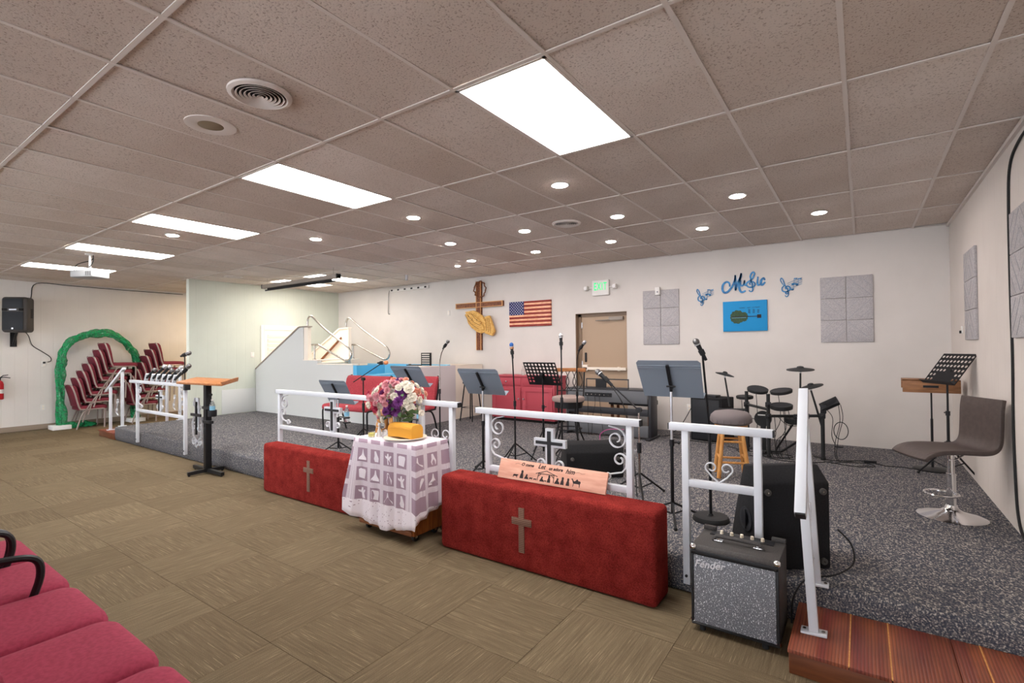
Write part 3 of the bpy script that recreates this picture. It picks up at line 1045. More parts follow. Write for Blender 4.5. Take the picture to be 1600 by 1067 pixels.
vs_ = thing('flower_vase', 'clear glass vase of stems on the lace table', 'vase', (-3.45, 3.14, ct + .003))
MB().lathe([(.045, 0), (.047, .01), (.04, .04), (.045, .16), (.06, .24), (.062, .24), (.048, .16), (.044, .04), (.04, .012), (.002, .012)], 24).build('glass_body', 'glass', vs_)
bq = thing('bouquet', 'bouquet of purple, pink and white flowers in the glass vase', 'flowers', (-3.45, 3.14, ct + .03))
random.seed(21)
for k in range(9):
    a = 2 * PI * k / 9
    MB().tube([(.02 * math.cos(a), .02 * math.sin(a), 0), (.025 * math.cos(a + 1), .025 * math.sin(a + 1), .15), (.1 * math.cos(a), .1 * math.sin(a), .3)], .004, 5).build('stem', 'stem_green', bq)
def petal_head(R, layers, cup, lp, name, material):
    b = MB()
    for L in range(layers):
        kk = max(4, lp - L)
        el = cup + L * (78 - cup) / max(1, layers)
        for i in range(kk):
            a = 2 * PI * i / kk + L * 1.1
            r = R * (1 - .13 * L)
            d = Vector((math.cos(a) * math.cos(rad(el)), math.sin(a) * math.cos(rad(el)), math.sin(rad(el))))
            sd = Vector((-math.sin(a), math.cos(a), 0))
            nn = d.cross(sd) * -1
            p1, p2, p3 = d * r * .45 + nn * .08 * r, d * r * .8 + nn * .06 * r, d * r - nn * .12 * r
            wd_ = min(.5, 2.6 / kk)
            b.add([Vector((0, 0, 0)), p1 + sd * r * wd_ * .75, p2 + sd * r * wd_, p3 + sd * r * wd_ * .45, p3 - sd * r * wd_ * .45, p2 - sd * r * wd_, p1 - sd * r * wd_ * .75, d * r * .6 - nn * .02 * r], [[0, 1, 7], [1, 2, 7], [2, 3, 7], [3, 4, 7], [4, 5, 7], [5, 6, 7], [6, 0, 7]])
    b.ball((0, 0, R * .12), R * .16, n=8, m=5)
    return b.mesh(name, material, smooth=70)
heads = {c: petal_head(R, ly, cup, lp, 'flower_head', c) for c, R, ly, cup, lp in (('petal_white', .044, 3, 12, 7), ('petal_pink', .04, 4, 8, 9), ('petal_rose', .036, 4, 10, 8), ('petal_purple', .05, 5, -5, 13), ('petal_peach', .038, 3, 10, 8))}
cols = ['petal_pink', 'petal_white', 'petal_peach', 'petal_pink', 'petal_white']
def head(c, x, y, z, s=1.0):
    o = obj('flower_head', heads[c], bq, (x, y, z))
    d = Vector((x, y - .12, (z - .2) * 1.0))
    o.rotation_euler = d.to_track_quat('Z', 'Y').to_euler()
    o.scale = (s, s, s)
for (x, y, z, c, s) in ((0, -.1, .25, 'petal_purple', 1.3), (-.06, -.09, .22, 'petal_purple', 1.1), (.05, -.09, .21, 'petal_purple', 1.1), (-.01, -.11, .19, 'petal_purple', 1.0), (.05, -.03, .40, 'petal_purple', .9), (.08, -.04, .37, 'petal_purple', .8),
                        (-.19, -.04, .3, 'petal_rose', 1.2), (-.17, -.03, .33, 'petal_rose', .9), (.17, -.04, .40, 'petal_white', 1.2), (.2, -.03, .33, 'petal_white', 1.1), (.16, -.05, .28, 'petal_white', 1.2), (.19, -.04, .24, 'petal_white', 1.0),
                        (-.16, -.08, .18, 'petal_white', 1.1), (-.1, -.1, .12, 'petal_white', .9), (.30, -.02, .2, 'petal_white', .7), (.09, 0, .48, 'petal_peach', .8), (-.06, -.05, .4, 'petal_white', 1.2), (-.03, -.07, .35, 'petal_white', .9),
                        (.06, -.08, .33, 'petal_peach', 1.1), (.10, -.08, .30, 'petal_peach', 1.0), (-.09, -.08, .33, 'petal_pink', 1.1), (-.24, -.03, .24, 'petal_pink', 1.1), (-.25, -.03, .18, 'petal_pink', 1.0), (-.2, -.06, .22, 'petal_pink', 1.1), (-.13, -.09, .26, 'petal_pink', 1.0),
                        (.03, -.06, .44, 'petal_pink', 1.1), (-.1, -.02, .4, 'petal_peach', 1.0), (.12, -.03, .44, 'petal_white', 1.0), (.0, -.09, .33, 'petal_pink', .9), (-.21, -.06, .14, 'petal_pink', .8)):
    head(c, x, y, z, s)
rv, cv = Vector((.67, .74, 0)), Vector((.74, -.67, 0))
NF = 110
for k in range(NF):
    # spread over the camera-side and top of an egg-shaped bunch, all round to the back too
    zc = 1 - 2 * (k + .5) / NF
    a = k * 2.39996
    rr_ = math.sqrt(1 - zc * zc)
    ux, uy = rr_ * math.cos(a), rr_ * math.sin(a)
    if zc < -.55:
        continue
    p = rv * (ux * .25 * (1 if zc < .4 else .9)) + cv * (uy * .14) + Vector((-.01, -.02, .3 + zc * .17))
    p += Vector((random.uniform(-.02, .02), random.uniform(-.02, .02), random.uniform(-.02, .02)))
    if ux < -.55:
        c = random.choice(['petal_pink', 'petal_pink', 'petal_rose', 'petal_white'])
    elif ux > .45:
        c = random.choice(['petal_white', 'petal_white', 'petal_white', 'petal_peach'])
    elif zc < .1 and uy > 0:
        c = random.choice(['petal_purple', 'petal_purple', 'petal_pink'])
    else:
        c = random.choice(['petal_pink', 'petal_peach', 'petal_white', 'petal_purple', 'petal_pink'])
    o = obj('flower_head', heads[c], bq, p)
    d = rv * ux + cv * uy * 1.2 + Vector((0, 0, zc * .8))
    o.rotation_euler = d.to_track_quat('Z', 'Y').to_euler()
    s_ = random.uniform(.65, 1.0)
    o.scale = (s_, s_, s_)
leafm = MB().add([(0, 0, 0), (.018, .03, .006), (.012, .06, 0), (0, .08, -.01), (-.012, .06, 0), (-.018, .03, .006)], [[0, 1, 5], [1, 2, 4, 5], [2, 3, 4]]).mesh('leaf', 'leaf_green', smooth=0)
for k in range(46):
    a = random.uniform(0, 2 * PI)
    r = random.uniform(.05, .17)
    o = obj('leaf', leafm, bq, (r * math.cos(a), r * math.sin(a) * .8, random.uniform(.1, .36)))
    o.rotation_euler = (random.uniform(-.8, .8), random.uniform(-.8, .8), a - PI / 2)
for x, z in ((.2, .19), (.23, .2), (.26, .18), (.17, .16), (.2, .14), (.27, .22), (.14, .12)):
    o = obj('leaf', leafm, bq, (x, -.05, z))
    o.rotation_euler = (random.uniform(-.8, .8), 1.2, random.uniform(0, 3))
an = thing('angel_figurine', 'small white wire angel figurine on the lace table', 'figurine', (-3.58, 3.02, ct + .003))
MB().lathe([(.028, 0), (.022, .03), (.01, .075), (.006, .09), (.001, .095)], 14).ball((0, 0, .105), .014).build('gown', 'white_plastic', an)
for s in (-1, 1):
    MB().tube([(p[0], .008, p[1]) for p in [(s * .006, .08)] + [(s * (.04 + q[0]), .1 + q[1]) for q in arc(0, 0, .026, 200, -120, 14)]], .003, 5).build('wing', 'silver', an)
tg = thing('candle_cup', 'little yellow candle in a clear cup beside the angel figurine', 'candle', (-3.6, 2.95, ct + .003))
MB().lathe([(.03, 0), (.036, .05), (.034, .05), (.028, .006), (.001, .006)], 18).build('cup', 'glass', tg)
MB().lathe([(.027, .008), (.03, .038), (.002, .042)], 16).build('wax', 'candle_yellow', tg)
tag(MB().lathe([(.03, 0), (.033, .07), (.031, .07), (.028, .008), (.001, .008)], 18).build('glass_cup', 'glass', None, (-3.47, 3.0, ct + .003)), 'small clear glass beside the bread plate', 'glass')

# ------------------------------------------------------------------ bass amplifier
am = thing('bass_amplifier', 'black bass amplifier with silver flecked grille in front of the railing', 'amplifier', (-.59, 3.075, 0))
pf = [(-.155, .035), (.155, .035), (.155, .475), (-.135, .475), (-.155, .455)]
MB().prism(pf, .445, Matrix(((0, 0, 1, -.2225), (1, 0, 0, 0), (0, 1, 0, 0), (0, 0, 0, 1)))).build('cabinet', 'tolex', am, bevel=.008)
MB().b2(-.207, .207, -.162, -.15, .05, .425).build('grille', 'grille_cloth', am, bevel=.003)
MB().b2(-.2215, .2215, -.164, -.1545, .035, .05).b2(-.2215, -.208, -.164, -.1545, .05, .44).b2(.208, .2215, -.164, -.1545, .05, .44).b2(-.2215, .2215, -.164, -.1545, .426, .45).build('grille_frame', 'black_plastic', am, bevel=.002)
for x in (-1, 1):
    for z in (.045, .462):
        MB().ball((x * .212, -.146, z), .019, n=10, m=6).build('corner_guard', 'chrome', am)
hd = MB().tube(smooth_path([(-.13, -.03, .476), (-.115, -.03, .5), (-.08, -.03, .505), (.08, -.03, .503), (.115, -.03, .497), (.13, -.03, .476)]), .011, 8).build('handle', 'tolex', am)
for x in (-.1, .105):
    MB().b2(x - .024, x + .024, -.044, -.016, .476, .486).build('handle_cap', 'chrome', hd, bevel=.003)
MB().b2(-.17, .17, .06, .13, .4755, .479).build('control_panel', 'black_plastic', am)
for k in range(5):
    MB().cyl((-.11 + k * .055, .095, .479), (-.11 + k * .055, .095, .497), .01, .0085, 14).build('knob', 'plate_cream', am)
MB().b2(-.2225, -.15, .13, .155, .475, .5).b2(.15, .2225, .13, .155, .475, .5).build('rear_lip', 'tolex', am, bevel=.004)
for x in (-.17, .15):
    for y in (-.13, .13):
        MB().cyl((x, y, 0), (x, y, .036), .016, n=12).build('foot', 'black_rubber', am)
me = text_mesh('lettering', 'Fender', .056, 'logo_silver', .002, .35, bold=.0008)
o = obj('lettering', me, am, (-.125, -.1645, .382))
o.rotation_euler = (PI / 2, -.08, 0)

# ------------------------------------------------------------------ floor monitors
def wedge(label, loc, rz, wd, prof, feet, side_hole):
    t = thing('floor_monitor', label, 'speaker', loc, rz, 'black stage monitor speakers')
    MB().prism(prof, wd, Matrix(((0, 0, 1, -wd / 2), (1, 0, 0, 0), (0, 1, 0, 0), (0, 0, 0, 1)))).build('cabinet', 'black_carpet', t, bevel=.012)
    for (x, z) in feet:
        f = MB().lathe([(.02, 0), (.02, .014), (.016, .017), (.007, .017), (.006, .012)], 16, M=Matrix.Rotation(PI / 2, 3, 'X')).build('rubber_foot', 'foot_rubber', t, (x, prof[0][0], z))
        MB().cyl((0, -.013, 0), (0, -.0165, 0), .004, n=8).build('screw', 'steel', f)
    if side_hole:
        y, z = side_hole
        MB().lathe([(.06, 0), (.075, .004), (.075, .008), (.05, .008), (.03, .0)], 22, (-wd / 2 - .0, y, z), Matrix.Rotation(-PI / 2, 3, 'Y')).build('side_cup', 'speaker_grille', t)
        MB().b2(-wd / 2 - .016, -wd / 2 - .004, y - .01, y + .01, z - .06, z + .06).build('handle_bar', 'black_plastic', t, bevel=.003)
    return t
wedge('tall black floor monitor standing behind the step handrail', (-.345, 3.47, ZS), yaw + rad(2), .435, [(0, 0), (.40, 0), (.34, .2), (.2, .6), (.11, .61), (0, .52)], ((-.17, .47), (.17, .47), (.17, .05), (-.17, .05)), (.16, .26))
wedge('low black wedge monitor behind the railing with the cross', (-2.28, 4.75, ZS), yaw + rad(4), .6, [(0, 0), (.34, 0), (.4, .12), (.2, .36), (.07, .34), (0, .26)], ((-.24, .2), (.24, .2)), None)

# tall speaker by the wall behind the stool
t = thing('speaker_cabinet', 'square black speaker cabinet by the wall behind the cushioned stool', 'speaker', (-1.79, 7.62, ZS), rad(-12))
MB().b2(-.23, .23, -.2, .2, 0, .62).build('cabinet', 'black_carpet', t, bevel=.01)
MB().b2(-.2, .2, -.212, -.2, .03, .59).build('grille', 'speaker_grille', t, bevel=.004)
MB().lathe([(.05, 0), (.055, .01), (.03, .012), (.01, .0)], 20, (-.235, -.05, .28), Matrix.Rotation(-PI / 2, 3, 'Y') @ Matrix.Diagonal((2.0, 1, 1)).to_3x3()).build('side_handle', 'silver', t)
MB().b2(-.12, .1, -.1, .06, .62, .65).build('small_device', 'black_plastic', t, bevel=.004)

# ------------------------------------------------------------------ music stands
def tripod(t, h=.2, r=.24, rot=0.0, mt='black_metal', rr=.009):
    for k in range(3):
        a = rot + 2 * PI * k / 3
        c, s = math.cos(a), math.sin(a)
        l = MB().tube([(.012 * c, .012 * s, h), (r * c, r * s, .012)], rr, 6)
        l.tube([(.012 * c, .012 * s, h * .35), (r * .5 * c, r * .5 * s, h * .5)], rr * .7, 6)
        lg = l.build('leg', mt, t)
        MB().ball((r * c, r * s, .012), .014, n=8, m=6).build('rubber_foot', 'black_rubber', lg)
def music_stand(label, x, y, zd, tilt=62, rz=0.0, rot=.4, style='solid', z0=ZS, desk_c='desk_grey', upper='silver', split=.55, W=.5, H=.33):
    t = thing('music_stand', label, 'music stand', (x, y, z0), rz, 'music stands on the stage')
    h = zd - z0
    if style == 'solid':
        tripod(t, .13, .25, rot)
    else:
        tripod(t, .3, .27, rot)
    MB().cyl((0, 0, .05), (0, 0, h * split), .0135, n=12).build('lower_pole', 'black_metal', t)
    MB().cyl((0, 0, h * split - .02), (0, 0, h - .02), .010, n=12).build('upper_pole', upper, t)
    MB().cyl((0, 0, h * split - .03), (0, 0, h * split + .02), .02, n=12).cyl((.015, 0, h * split), (.05, 0, h * split), .008, n=8).ball((.055, 0, h * split), .014, n=8, m=6).build('clutch', 'black_plastic', t)
    # desk: reader stands on the +y side, its top leans to -y
    R = Matrix.Rotation(rad(90 - tilt), 3, 'X')
    dk = thing_part('desk', t, (0, -.02, h))
    dk.rotation_euler = (rad(90 - tilt), 0, 0)
    return t, dk, R, W, H
def thing_part(name, parent, loc):
    o = bpy.data.objects.new(name, None)
    COL.objects.link(o)
    o.parent = parent
    o.location = loc
    return o
def solid_stand(label, x, y, zd, tilt=60, rz=0.0, rot=.4, **kw):
    t, dk, R, W, H = music_stand(label, x, y, zd, tilt, rz, rot, **kw)
    bpy.data.objects.remove(dk)
    W2 = W * .94
    def M(b):
        return b
    b = MB()
    poly = [(-W / 2, H / 2 - .02), (-W / 2 + .02, H / 2), (W / 2 - .02, H / 2), (W / 2, H / 2 - .02), (W2 / 2, -H / 2), (-W2 / 2, -H / 2)]
    h = zd - ZS
    T = Matrix.Translation((0, -.02, h)) @ Matrix.Rotation(rad(90 - tilt), 4, 'X')
    b.prism(poly, .004, T @ MXZ, z0=-.002)
    d = b.build('desk', 'desk_grey', t, smooth=20)
    r = MB()
    for z in (H / 2 - .045, H / 2 - .065):
        r.box(T @ Vector((0, -.005, z)), (W - .006, .006, .006), T.to_3x3())
    r.build('ridge', 'desk_grey', d)
    MB().box(T @ Vector((0, .035, -H / 2)), (W2, .075, .004), T.to_3x3()).build('lip', 'desk_grey', d)
    mt = MB().box(T @ Vector((0, -.014, .02)), (.022, .02, H * .66), T.to_3x3())
    mt.cyl(T @ Vector((0, -.02, -.06)), (0, 0, h - .1), .012, n=10)
    mt.cyl(T @ Vector((-.03, -.025, -.055)), T @ Vector((.04, -.025, -.055)), .007, n=8)
    mt.build('desk_mount', 'black_metal', d)
    return t
solid_stand('grey-blue music stand nearest, right of the boom microphone', -1.235, 3.95, 1.345, 62, 0, .9)
solid_stand('grey-blue music stand in front of the red cabinet', -3.4, 4.3, 1.235, 57, 0, .5, W=.55, H=.34)
solid_stand('grey-blue music stand just behind the flower bouquet', -4.72, 4.5, 1.25, 54, 0, .5, W=.54)
solid_stand('lowest grey-blue music stand in front of the red chair', -5.74, 4.15, 1.035, 62, 0, .3, W=.57, H=.36)

def perforated_stand(label, x, y, zd, tilt, rz, W=.46, H=.32):
    h = zd - ZS
    t = thing('music_stand', label, 'music stand', (x, y, ZS), rz, 'music stands on the stage')
    tripod(t, .32, .27, .5)
    MB().cyl((0, 0, .06), (0, 0, h * .6), .0125, n=12).build('lower_pole', 'black_metal', t)
    MB().cyl((0, 0, h * .58), (0, 0, h - .03), .009, n=10).build('upper_pole', 'black_metal', t)
    for zc in (h * .33, h * .6):
        MB().cyl((0, 0, zc - .025), (0, 0, zc + .02), .019, n=12).cyl((.012, 0, zc), (.045, 0, zc), .007, n=8).build('clutch', 'black_plastic', t)
    T = Matrix.Translation((0, -.02, h)) @ Matrix.Rotation(rad(90 - tilt), 4, 'X')
    nx, nz = 9, 6
    px, pz = W / nx, (H - .03) / nz
    b = MB()
    for i in range(nx):
        for j in range(nz):
            cx, cz = -W / 2 + (i + .5) * px, -H / 2 + .025 + (j + .5) * pz
            solid = (j < 2 and 2 <= i <= 6)
            k = 10
            q = [(px / 2, pz / 2), (-px / 2, pz / 2), (-px / 2, -pz / 2), (px / 2, -pz / 2)]
            if solid:
                vs = [T @ Vector((cx + a, s, cz + c)) for s in (-.001, .001) for a, c in q]
                b.add(vs, [[0, 1, 2, 3], [7, 6, 5, 4]])
                continue
            rr = min(px, pz) * .33
            vs, fs = [], []
            for s in (-.001, .001):
                for m_ in range(12):
                    an_ = 2 * PI * (m_ + .5) / 12
                    c_, s_ = math.cos(an_), math.sin(an_)
                    mx = max(abs(c_) / (px / 2), abs(s_) / (pz / 2))
                    vs.append(T @ Vector((cx + rr * c_, s, cz + rr * s_)))
                    if m_ in (1, 4, 7, 10):
                        ox, oz = (px / 2 if c_ > 0 else -px / 2), (pz / 2 if s_ > 0 else -pz / 2)
                    else:
                        ox, oz = c_ / mx, s_ / mx
                    vs.append(T @ Vector((cx + ox, s, cz + oz)))
            for o_ in (0, 24):
                for m_ in range(12):
                    n2 = (m_ + 1) % 12
                    fs.append([o_ + 2 * m_, o_ + 2 * m_ + 1, o_ + 2 * n2 + 1, o_ + 2 * n2])
            b.add(vs, fs)
    b.box(T @ Vector((0, 0, H / 2)), (W + .008, .006, .01), T.to_3x3())
    b.box(T @ Vector((0, 0, -H / 2 + .012)), (W + .008, .006, .03), T.to_3x3())
    for s in (-1, 1):
        b.box(T @ Vector((s * W / 2, 0, 0)), (.008, .006, H), T.to_3x3())
    d = b.build('desk', 'black_metal', t, smooth=20)
    MB().box(T @ Vector((0, .025, -H / 2)), (W, .06, .004), T.to_3x3()).build('lip', 'black_metal', d)
    MB().box(T @ Vector((0, -.02, -.02)), (.04, .04, .05), T.to_3x3()).build('desk_mount', 'black_plastic', d)
perforated_stand('black perforated music stand in front of the bar chair', -3.29, 5.38, 1.27, 62, 0)
perforated_stand('black perforated music stand in the right corner by the swivel chair', .70, 6.62, 1.345, 54, rad(120), W=.41, H=.36)

# wooden shelf on a stand behind it
t = thing('shelf_stand', 'wooden shelf on a black pole stand in the right back corner', 'stand', (.61, 7.03, ZS))
MB().lathe([(.01, .03), (.15, .02), (.17, .012), (.17, 0), (.01, 0)], 30).build('base', 'black_metal', t)
MB().cyl((0, 0, .02), (0, 0, .55), .012, n=10).build('lower_pole', 'black_metal', t)
MB().cyl((0, 0, .5), (0, 0, .93), .008, n=10).build('upper_pole', 'black_metal', t)
sh = MB().b2(-.245, .24, -.03, -.012, .83, .97).b2(-.245, .24, -.03, .25, .955, .972).b2(-.245, .24, .23, .25, .86, .97).build('shelf', 'wood_shelf', t, bevel=.003)
MB().b2(-.07, .06, -.034, -.03, .885, .91).build('handle_slot', 'black_metal', sh)

# ------------------------------------------------------------------ microphones and stands
def mic_mesh(b_body, c, d, s=1.0):
    c, d = Vector(c), Vector(d).normalized()
    b_body.cyl(c - d * .075 * s, c + d * .05 * s, .0115 * s, .019 * s, 12)
def microphone(parent, c, d, head_mat='mic_grille', clip=True, s=1.0):
    c, d = Vector(c), Vector(d).normalized()
    m_ = MB().cyl(c - d * .09 * s, c + d * .05 * s, .0115 * s, .019 * s, 14).build('microphone', 'black_plastic', parent)
    R = d.to_track_quat('Z', 'Y').to_matrix()
    MB().ball(c + d * .075 * s, .0255 * s, (1, 1, 1.1), 14, 10, R).build('grille', head_mat, m_)
    MB().cyl(c + d * .048 * s, c + d * .055 * s, .0262 * s, n=14).build('band', 'silver', m_)
    if clip:
        MB().cyl(c - d * .04 * s, c + d * .0 * s, .0215 * s, .023 * s, 12).build('clip', 'black_rubber', m_)
    return m_
def round_base(t, R=.135):
    MB().lathe([(R * .35, .0), (R, .0), (R, .018), (R * .93, .034), (R * .55, .04), (R * .3, .032), (.02, .036), (.016, .05)], 32).build('base', 'black_rubber', t)
def mic_stand(label, x, y, ztop, kind='straight', mic_dir=(0, -1, .4), top_off=(0, 0), base='round', pole='black_metal', head='mic_grille', tape=None, goose=None, z0=ZS):
    t = thing('microphone_stand', label, 'microphone stand', (x, y, z0), 0, 'microphone stands on the stage')
    h = ztop - z0
    if base == 'round':
        round_base(t)
    else:
        tripod(t, .22, .26, .6)
    MB().cyl((0, 0, .03), (0, 0, h * .55), .0115, n=10).build('lower_pole', 'black_metal', t)
    MB().cyl((0, 0, h * .52), (0, 0, h * .57), .018, n=10).build('clutch', 'black_plastic', t)
    top = Vector((top_off[0], top_off[1], h))
    if goose:
        zg = h - goose
        MB().cyl((0, 0, h * .55), (0, 0, zg), .0085, n=10).build('upper_pole', pole, t)
        MB().tube(smooth_path([(0, 0, zg - .01), (top.x * .05, top.y * .05, zg + goose * .35), (top.x * .4, top.y * .4, zg + goose * .75), tuple(top)], 5), .007, 8).build('gooseneck', pole, t)
    else:
        MB().tube([(0, 0, h * .55), (top.x, top.y, h)], .0085, 8).build('upper_pole', pole, t)
    d = Vector(mic_dir).normalized()
    microphone(t, top + d * .03 + Vector((0, 0, .012)), d, head)
    if tape:
        MB().cyl(top + d * .055 + Vector((0, 0, .012)), top + d * .085 + Vector((0, 0, .012)), .024, n=12).build('tape', tape, t)
    return t
mic_stand('straight microphone stand with a round base behind the heart railing', -.985, 4.1, 1.53, mic_dir=(-.35, -.3, .85), top_off=(-.03, -.06))
mic_stand('black microphone stand between the perforated music stand and bar chair', -2.82, 5.02, 1.62, mic_dir=(-.03, 0, 1), base='tripod', head='silver')
mic_stand('gooseneck microphone stand behind the bar chair in front of the door', -3.16, 6.05, 1.58, mic_dir=(.7, -.2, .75), top_off=(.07, -.02), goose=.25, pole='black_metal', head='silver')
mic_stand('microphone stand with a blue taped microphone before the red cabinet', -3.39, 4.9, 1.52, mic_dir=(-.1, 0, 1), base='tripod', head='blue_tape', top_off=(-.03, 0), tape='wood_rustic')
mic_stand('chrome gooseneck microphone stand behind the lace table railing', -4.93, 5.25, 1.62, mic_dir=(.75, -.2, .6), top_off=(.13, -.03), goose=.34, pole='steel')
def boom_stand(label, x, y, zp, a, c, head='mic_grille', pole='black_metal', cable=None):
    """a: low end of the boom arm, c: microphone end, both world points"""
    t = thing('boom_microphone_stand', label, 'microphone stand', (x, y, ZS), 0, 'boom microphone stands')
    tripod(t, .2, .27, 1.0)
    h = zp - ZS
    MB().cyl((0, 0, .03), (0, 0, h * .6), .0115, n=10).build('lower_pole', pole, t)
    MB().cyl((0, 0, h * .55), (0, 0, h), .009, n=10).build('upper_pole', pole, t)
    MB().cyl((0, 0, h * .5), (0, 0, h * .62), .021, n=12).build('clutch', 'black_plastic', t)
    MB().cyl((0, -.02, h), (0, .02, h), .026, n=14).build('joint', 'black_plastic', t)
    o_ = Vector((x, y, ZS))
    A, C_ = Vector(a) - o_, Vector(c) - o_
    MB().tube([A, C_], .007, 8).build('boom_arm', 'black_metal', t)
    d = (C_ - A).normalized()
    microphone(t, C_ + d * .06, d if head != 'orange_foam' else (d + Vector((0, 0, -.35))).normalized(), head, s=1.15)
    if cable:
        MB().tube(smooth_path([Vector(p) - o_ for p in cable]), .0045, 6).build('cable', 'black_rubber', t)
    return t
boom_stand('boom microphone stand before the digital piano, microphone at upper left', -1.68, 4.42, 1.02, (-1.67, 4.42, 1.01), (-1.97, 4.42, 1.265), pole='steel', cable=[(-1.99, 4.43, 1.27), (-1.83, 4.4, 1.08), (-1.75, 4.38, .8), (-1.7, 4.36, .5), (-1.66, 4.3, .26)])
boom_stand('boom microphone stand with an orange foam microphone over the red chair', -5.95, 4.73, 1.17, (-6.2, 4.75, 1.115), (-5.55, 4.7, 1.385), head='orange_foam')

# microphones laid in holders on the far left railing
for k, x in enumerate((-9.55, -9.3, -9.1, -8.9, -8.7, -8.5)):
    t = thing('microphone', ['first', 'second', 'third', 'fourth', 'fifth', 'sixth'][k] + ' microphone from the left lying in a white holder on the far left railing', 'microphone', (x, YRL, 1.12), 0, 'microphones on the far left railing')
    d = Vector((.75, .25, .62)).normalized()
    MB().box(Vector((.0, 0, .06)), (.03, .05, .14), Matrix.Rotation(rad(35), 3, 'Y')).build('holder', 'white_metal', t, bevel=.003)
    L = .22 if k in (1, 2) else .13
    c = Vector((.02, .0, .055)) + d * .05
    MB().cyl(c - d * .06, c + d * L, .017, .023, 12).build('handle', 'black_plastic', t)
    MB().ball(c + d * (L + .025), .034, n=12, m=8).build('grille', 'silver' if k in (1, 2, 5) else 'mic_grille', t)
t = thing('clamp_microphone', 'black microphone on a short clamp post at the right end of far left railing', 'microphone', (-8.07, YRL, 1.03))
MB().b2(-.03, .03, -.045, .03, .0, .11).build('clamp', 'black_plastic', t, bevel=.004)
MB().cyl((0, -.035, .05), (0, -.035, .50), .009, n=8).build('pole', 'black_metal', t)
microphone(t, (0.02, -.035, .52), (1, .1, .22), s=1.3)
microphone(t, (.03, -.035, .3), (.8, .1, .55), s=1.3)

# ------------------------------------------------------------------ pulpit stand
t = thing('pulpit_stand', 'wooden-topped pulpit on a black post before the stage', 'pulpit', (-7.03, 3.09, 0))
for k, (x, y) in enumerate(((-.42, .02), (.36, .02), (-.02, -.23), (.0, .2))):
    MB().tube([(0, 0, .045), (x, y, .035)], .03, 4, sq=True).cyl((x * .92, y * .92, 0), (x * .92, y * .92, .02), .014, n=8).build('base_leg', 'black_metal', t)
MB().b2(-.036, .036, -.036, .036, .03, 1.16).build('post', 'black_metal', t, bevel=.003)
R = Matrix.Rotation(rad(5.5), 3, 'Y') @ Matrix.Rotation(rad(42), 3, 'Z')
tp = MB().box((0.03, .0, 1.2), (.54, .5, .028), R).build('top_board', 'wood_top', t, bevel=.006)
MB().box(Vector((0.03, .0, 1.2)) + R @ Vector((.262, 0, .024)), (.016, .5, .03), R).build('ledge', 'wood_top', tp)
MB().cyl((.03, 0, 1.03), (.09, 0, 1.03), .006, n=8).ball((.1, 0, 1.03), .018, n=10, m=6).build('knob', 'black_plastic', t)
for z in (.68, .86):
    MB().b2(-.05, .17, -.05, .0, z - .018, z + .018).build('clamp', 'black_plastic', t, bevel=.004)
co = MB().b2(-.2, -.12, -.06, -.04, .55, .98).build('cross_plaque', 'white_metal', t)
MB().b2(-.17, -.145, -.08, -.06, .5, .93).b2(-.3, -.03, -.081, -.06, .74, .775).build('black_cross', 'black_plastic', co)
cb = MB()
for cx, cz, r0, a0 in ((-.22, .9, .05, 90), (-.1, .86, .045, 90), (-.24, .6, .07, 0), (-.08, .6, .07, 180), (-.25, .4, .05, 90), (-.16, .36, .055, 0), (-.07, .4, .05, 90)):
    cb.bar([(p[0], -.055, p[1]) for p in spiral(cx, cz, r0, .014, a0, a0 + 420, 24)], .02, .008, (0, 1, 0))
cb.bar([(-.23, -.055, .98), (-.21, -.055, .8), (-.3, -.055, .65), (-.27, -.055, .48), (-.16, -.055, .4)], .02, .008, (0, 1, 0))
cb.bar([(-.11, -.055, .98), (-.1, -.055, .8), (-.02, -.055, .65), (-.05, -.055, .48), (-.16, -.055, .4)], .02, .008, (0, 1, 0))
cb.build('curl', 'white_metal', co, smooth=60)
MB().lathe([(.05, .76), (.052, .765), (.052, .84), (.048, .84), (.047, .768), (.002, .768)], 18, (.2, -.03, 0)).build('cup_holder', 'black_plastic', t)
def bottle(label, loc):
    b = thing('water_bottle', label, 'bottle', loc, 0, 'water bottles in holders')
    MB().lathe([(.028, 0), (.032, .006), (.032, .06), (.03, .075), (.032, .09), (.032, .135), (.02, .17), (.0125, .18), (.0125, .195)], 18).build('body', 'bottle_plastic', b)
    MB().lathe([(.0328, .07), (.0328, .12), (.0322, .12), (.0322, .07)], 18, ring=True).build('label_band', 'bottle_label', b)
    MB().cyl((0, 0, .192), (0, 0, .208), .0145, n=14).build('cap', 'white_plastic', b)
bottle('clear water bottle in the cup holder on the pulpit', (-6.83, 3.06, .77))
for lb, loc, ll in (('clear water bottle held beside the lowest music stand', (-5.53, 4.13, .66), 'black bottle holder clamped on the lowest grey music stand'), ('clear water bottle with blue label behind the bouquet', (-4.55, 4.47, .66), 'black bottle holder clamped on the music stand behind bouquet')):
    bottle(lb, loc)
    h = thing('bottle_holder', ll, 'holder', (loc[0], loc[1], loc[2] - .02), 0, 'black bottle holders on music stands')
    MB().lathe([(.05, .0), (.05, .012), (.002, .012), (.002, .0)], 18).build('dish', 'black_plastic', h)
    MB().lathe([(.042, .06), (.042, .075), (.037, .075), (.037, .06)], 18, ring=True).build('ring', 'black_plastic', h)
    MB().b2(-.17, -.036, -.008, .028, .062, .073).b2(-.05, -.038, -.008, .008, .01, .07).build('arm', 'black_plastic', h)

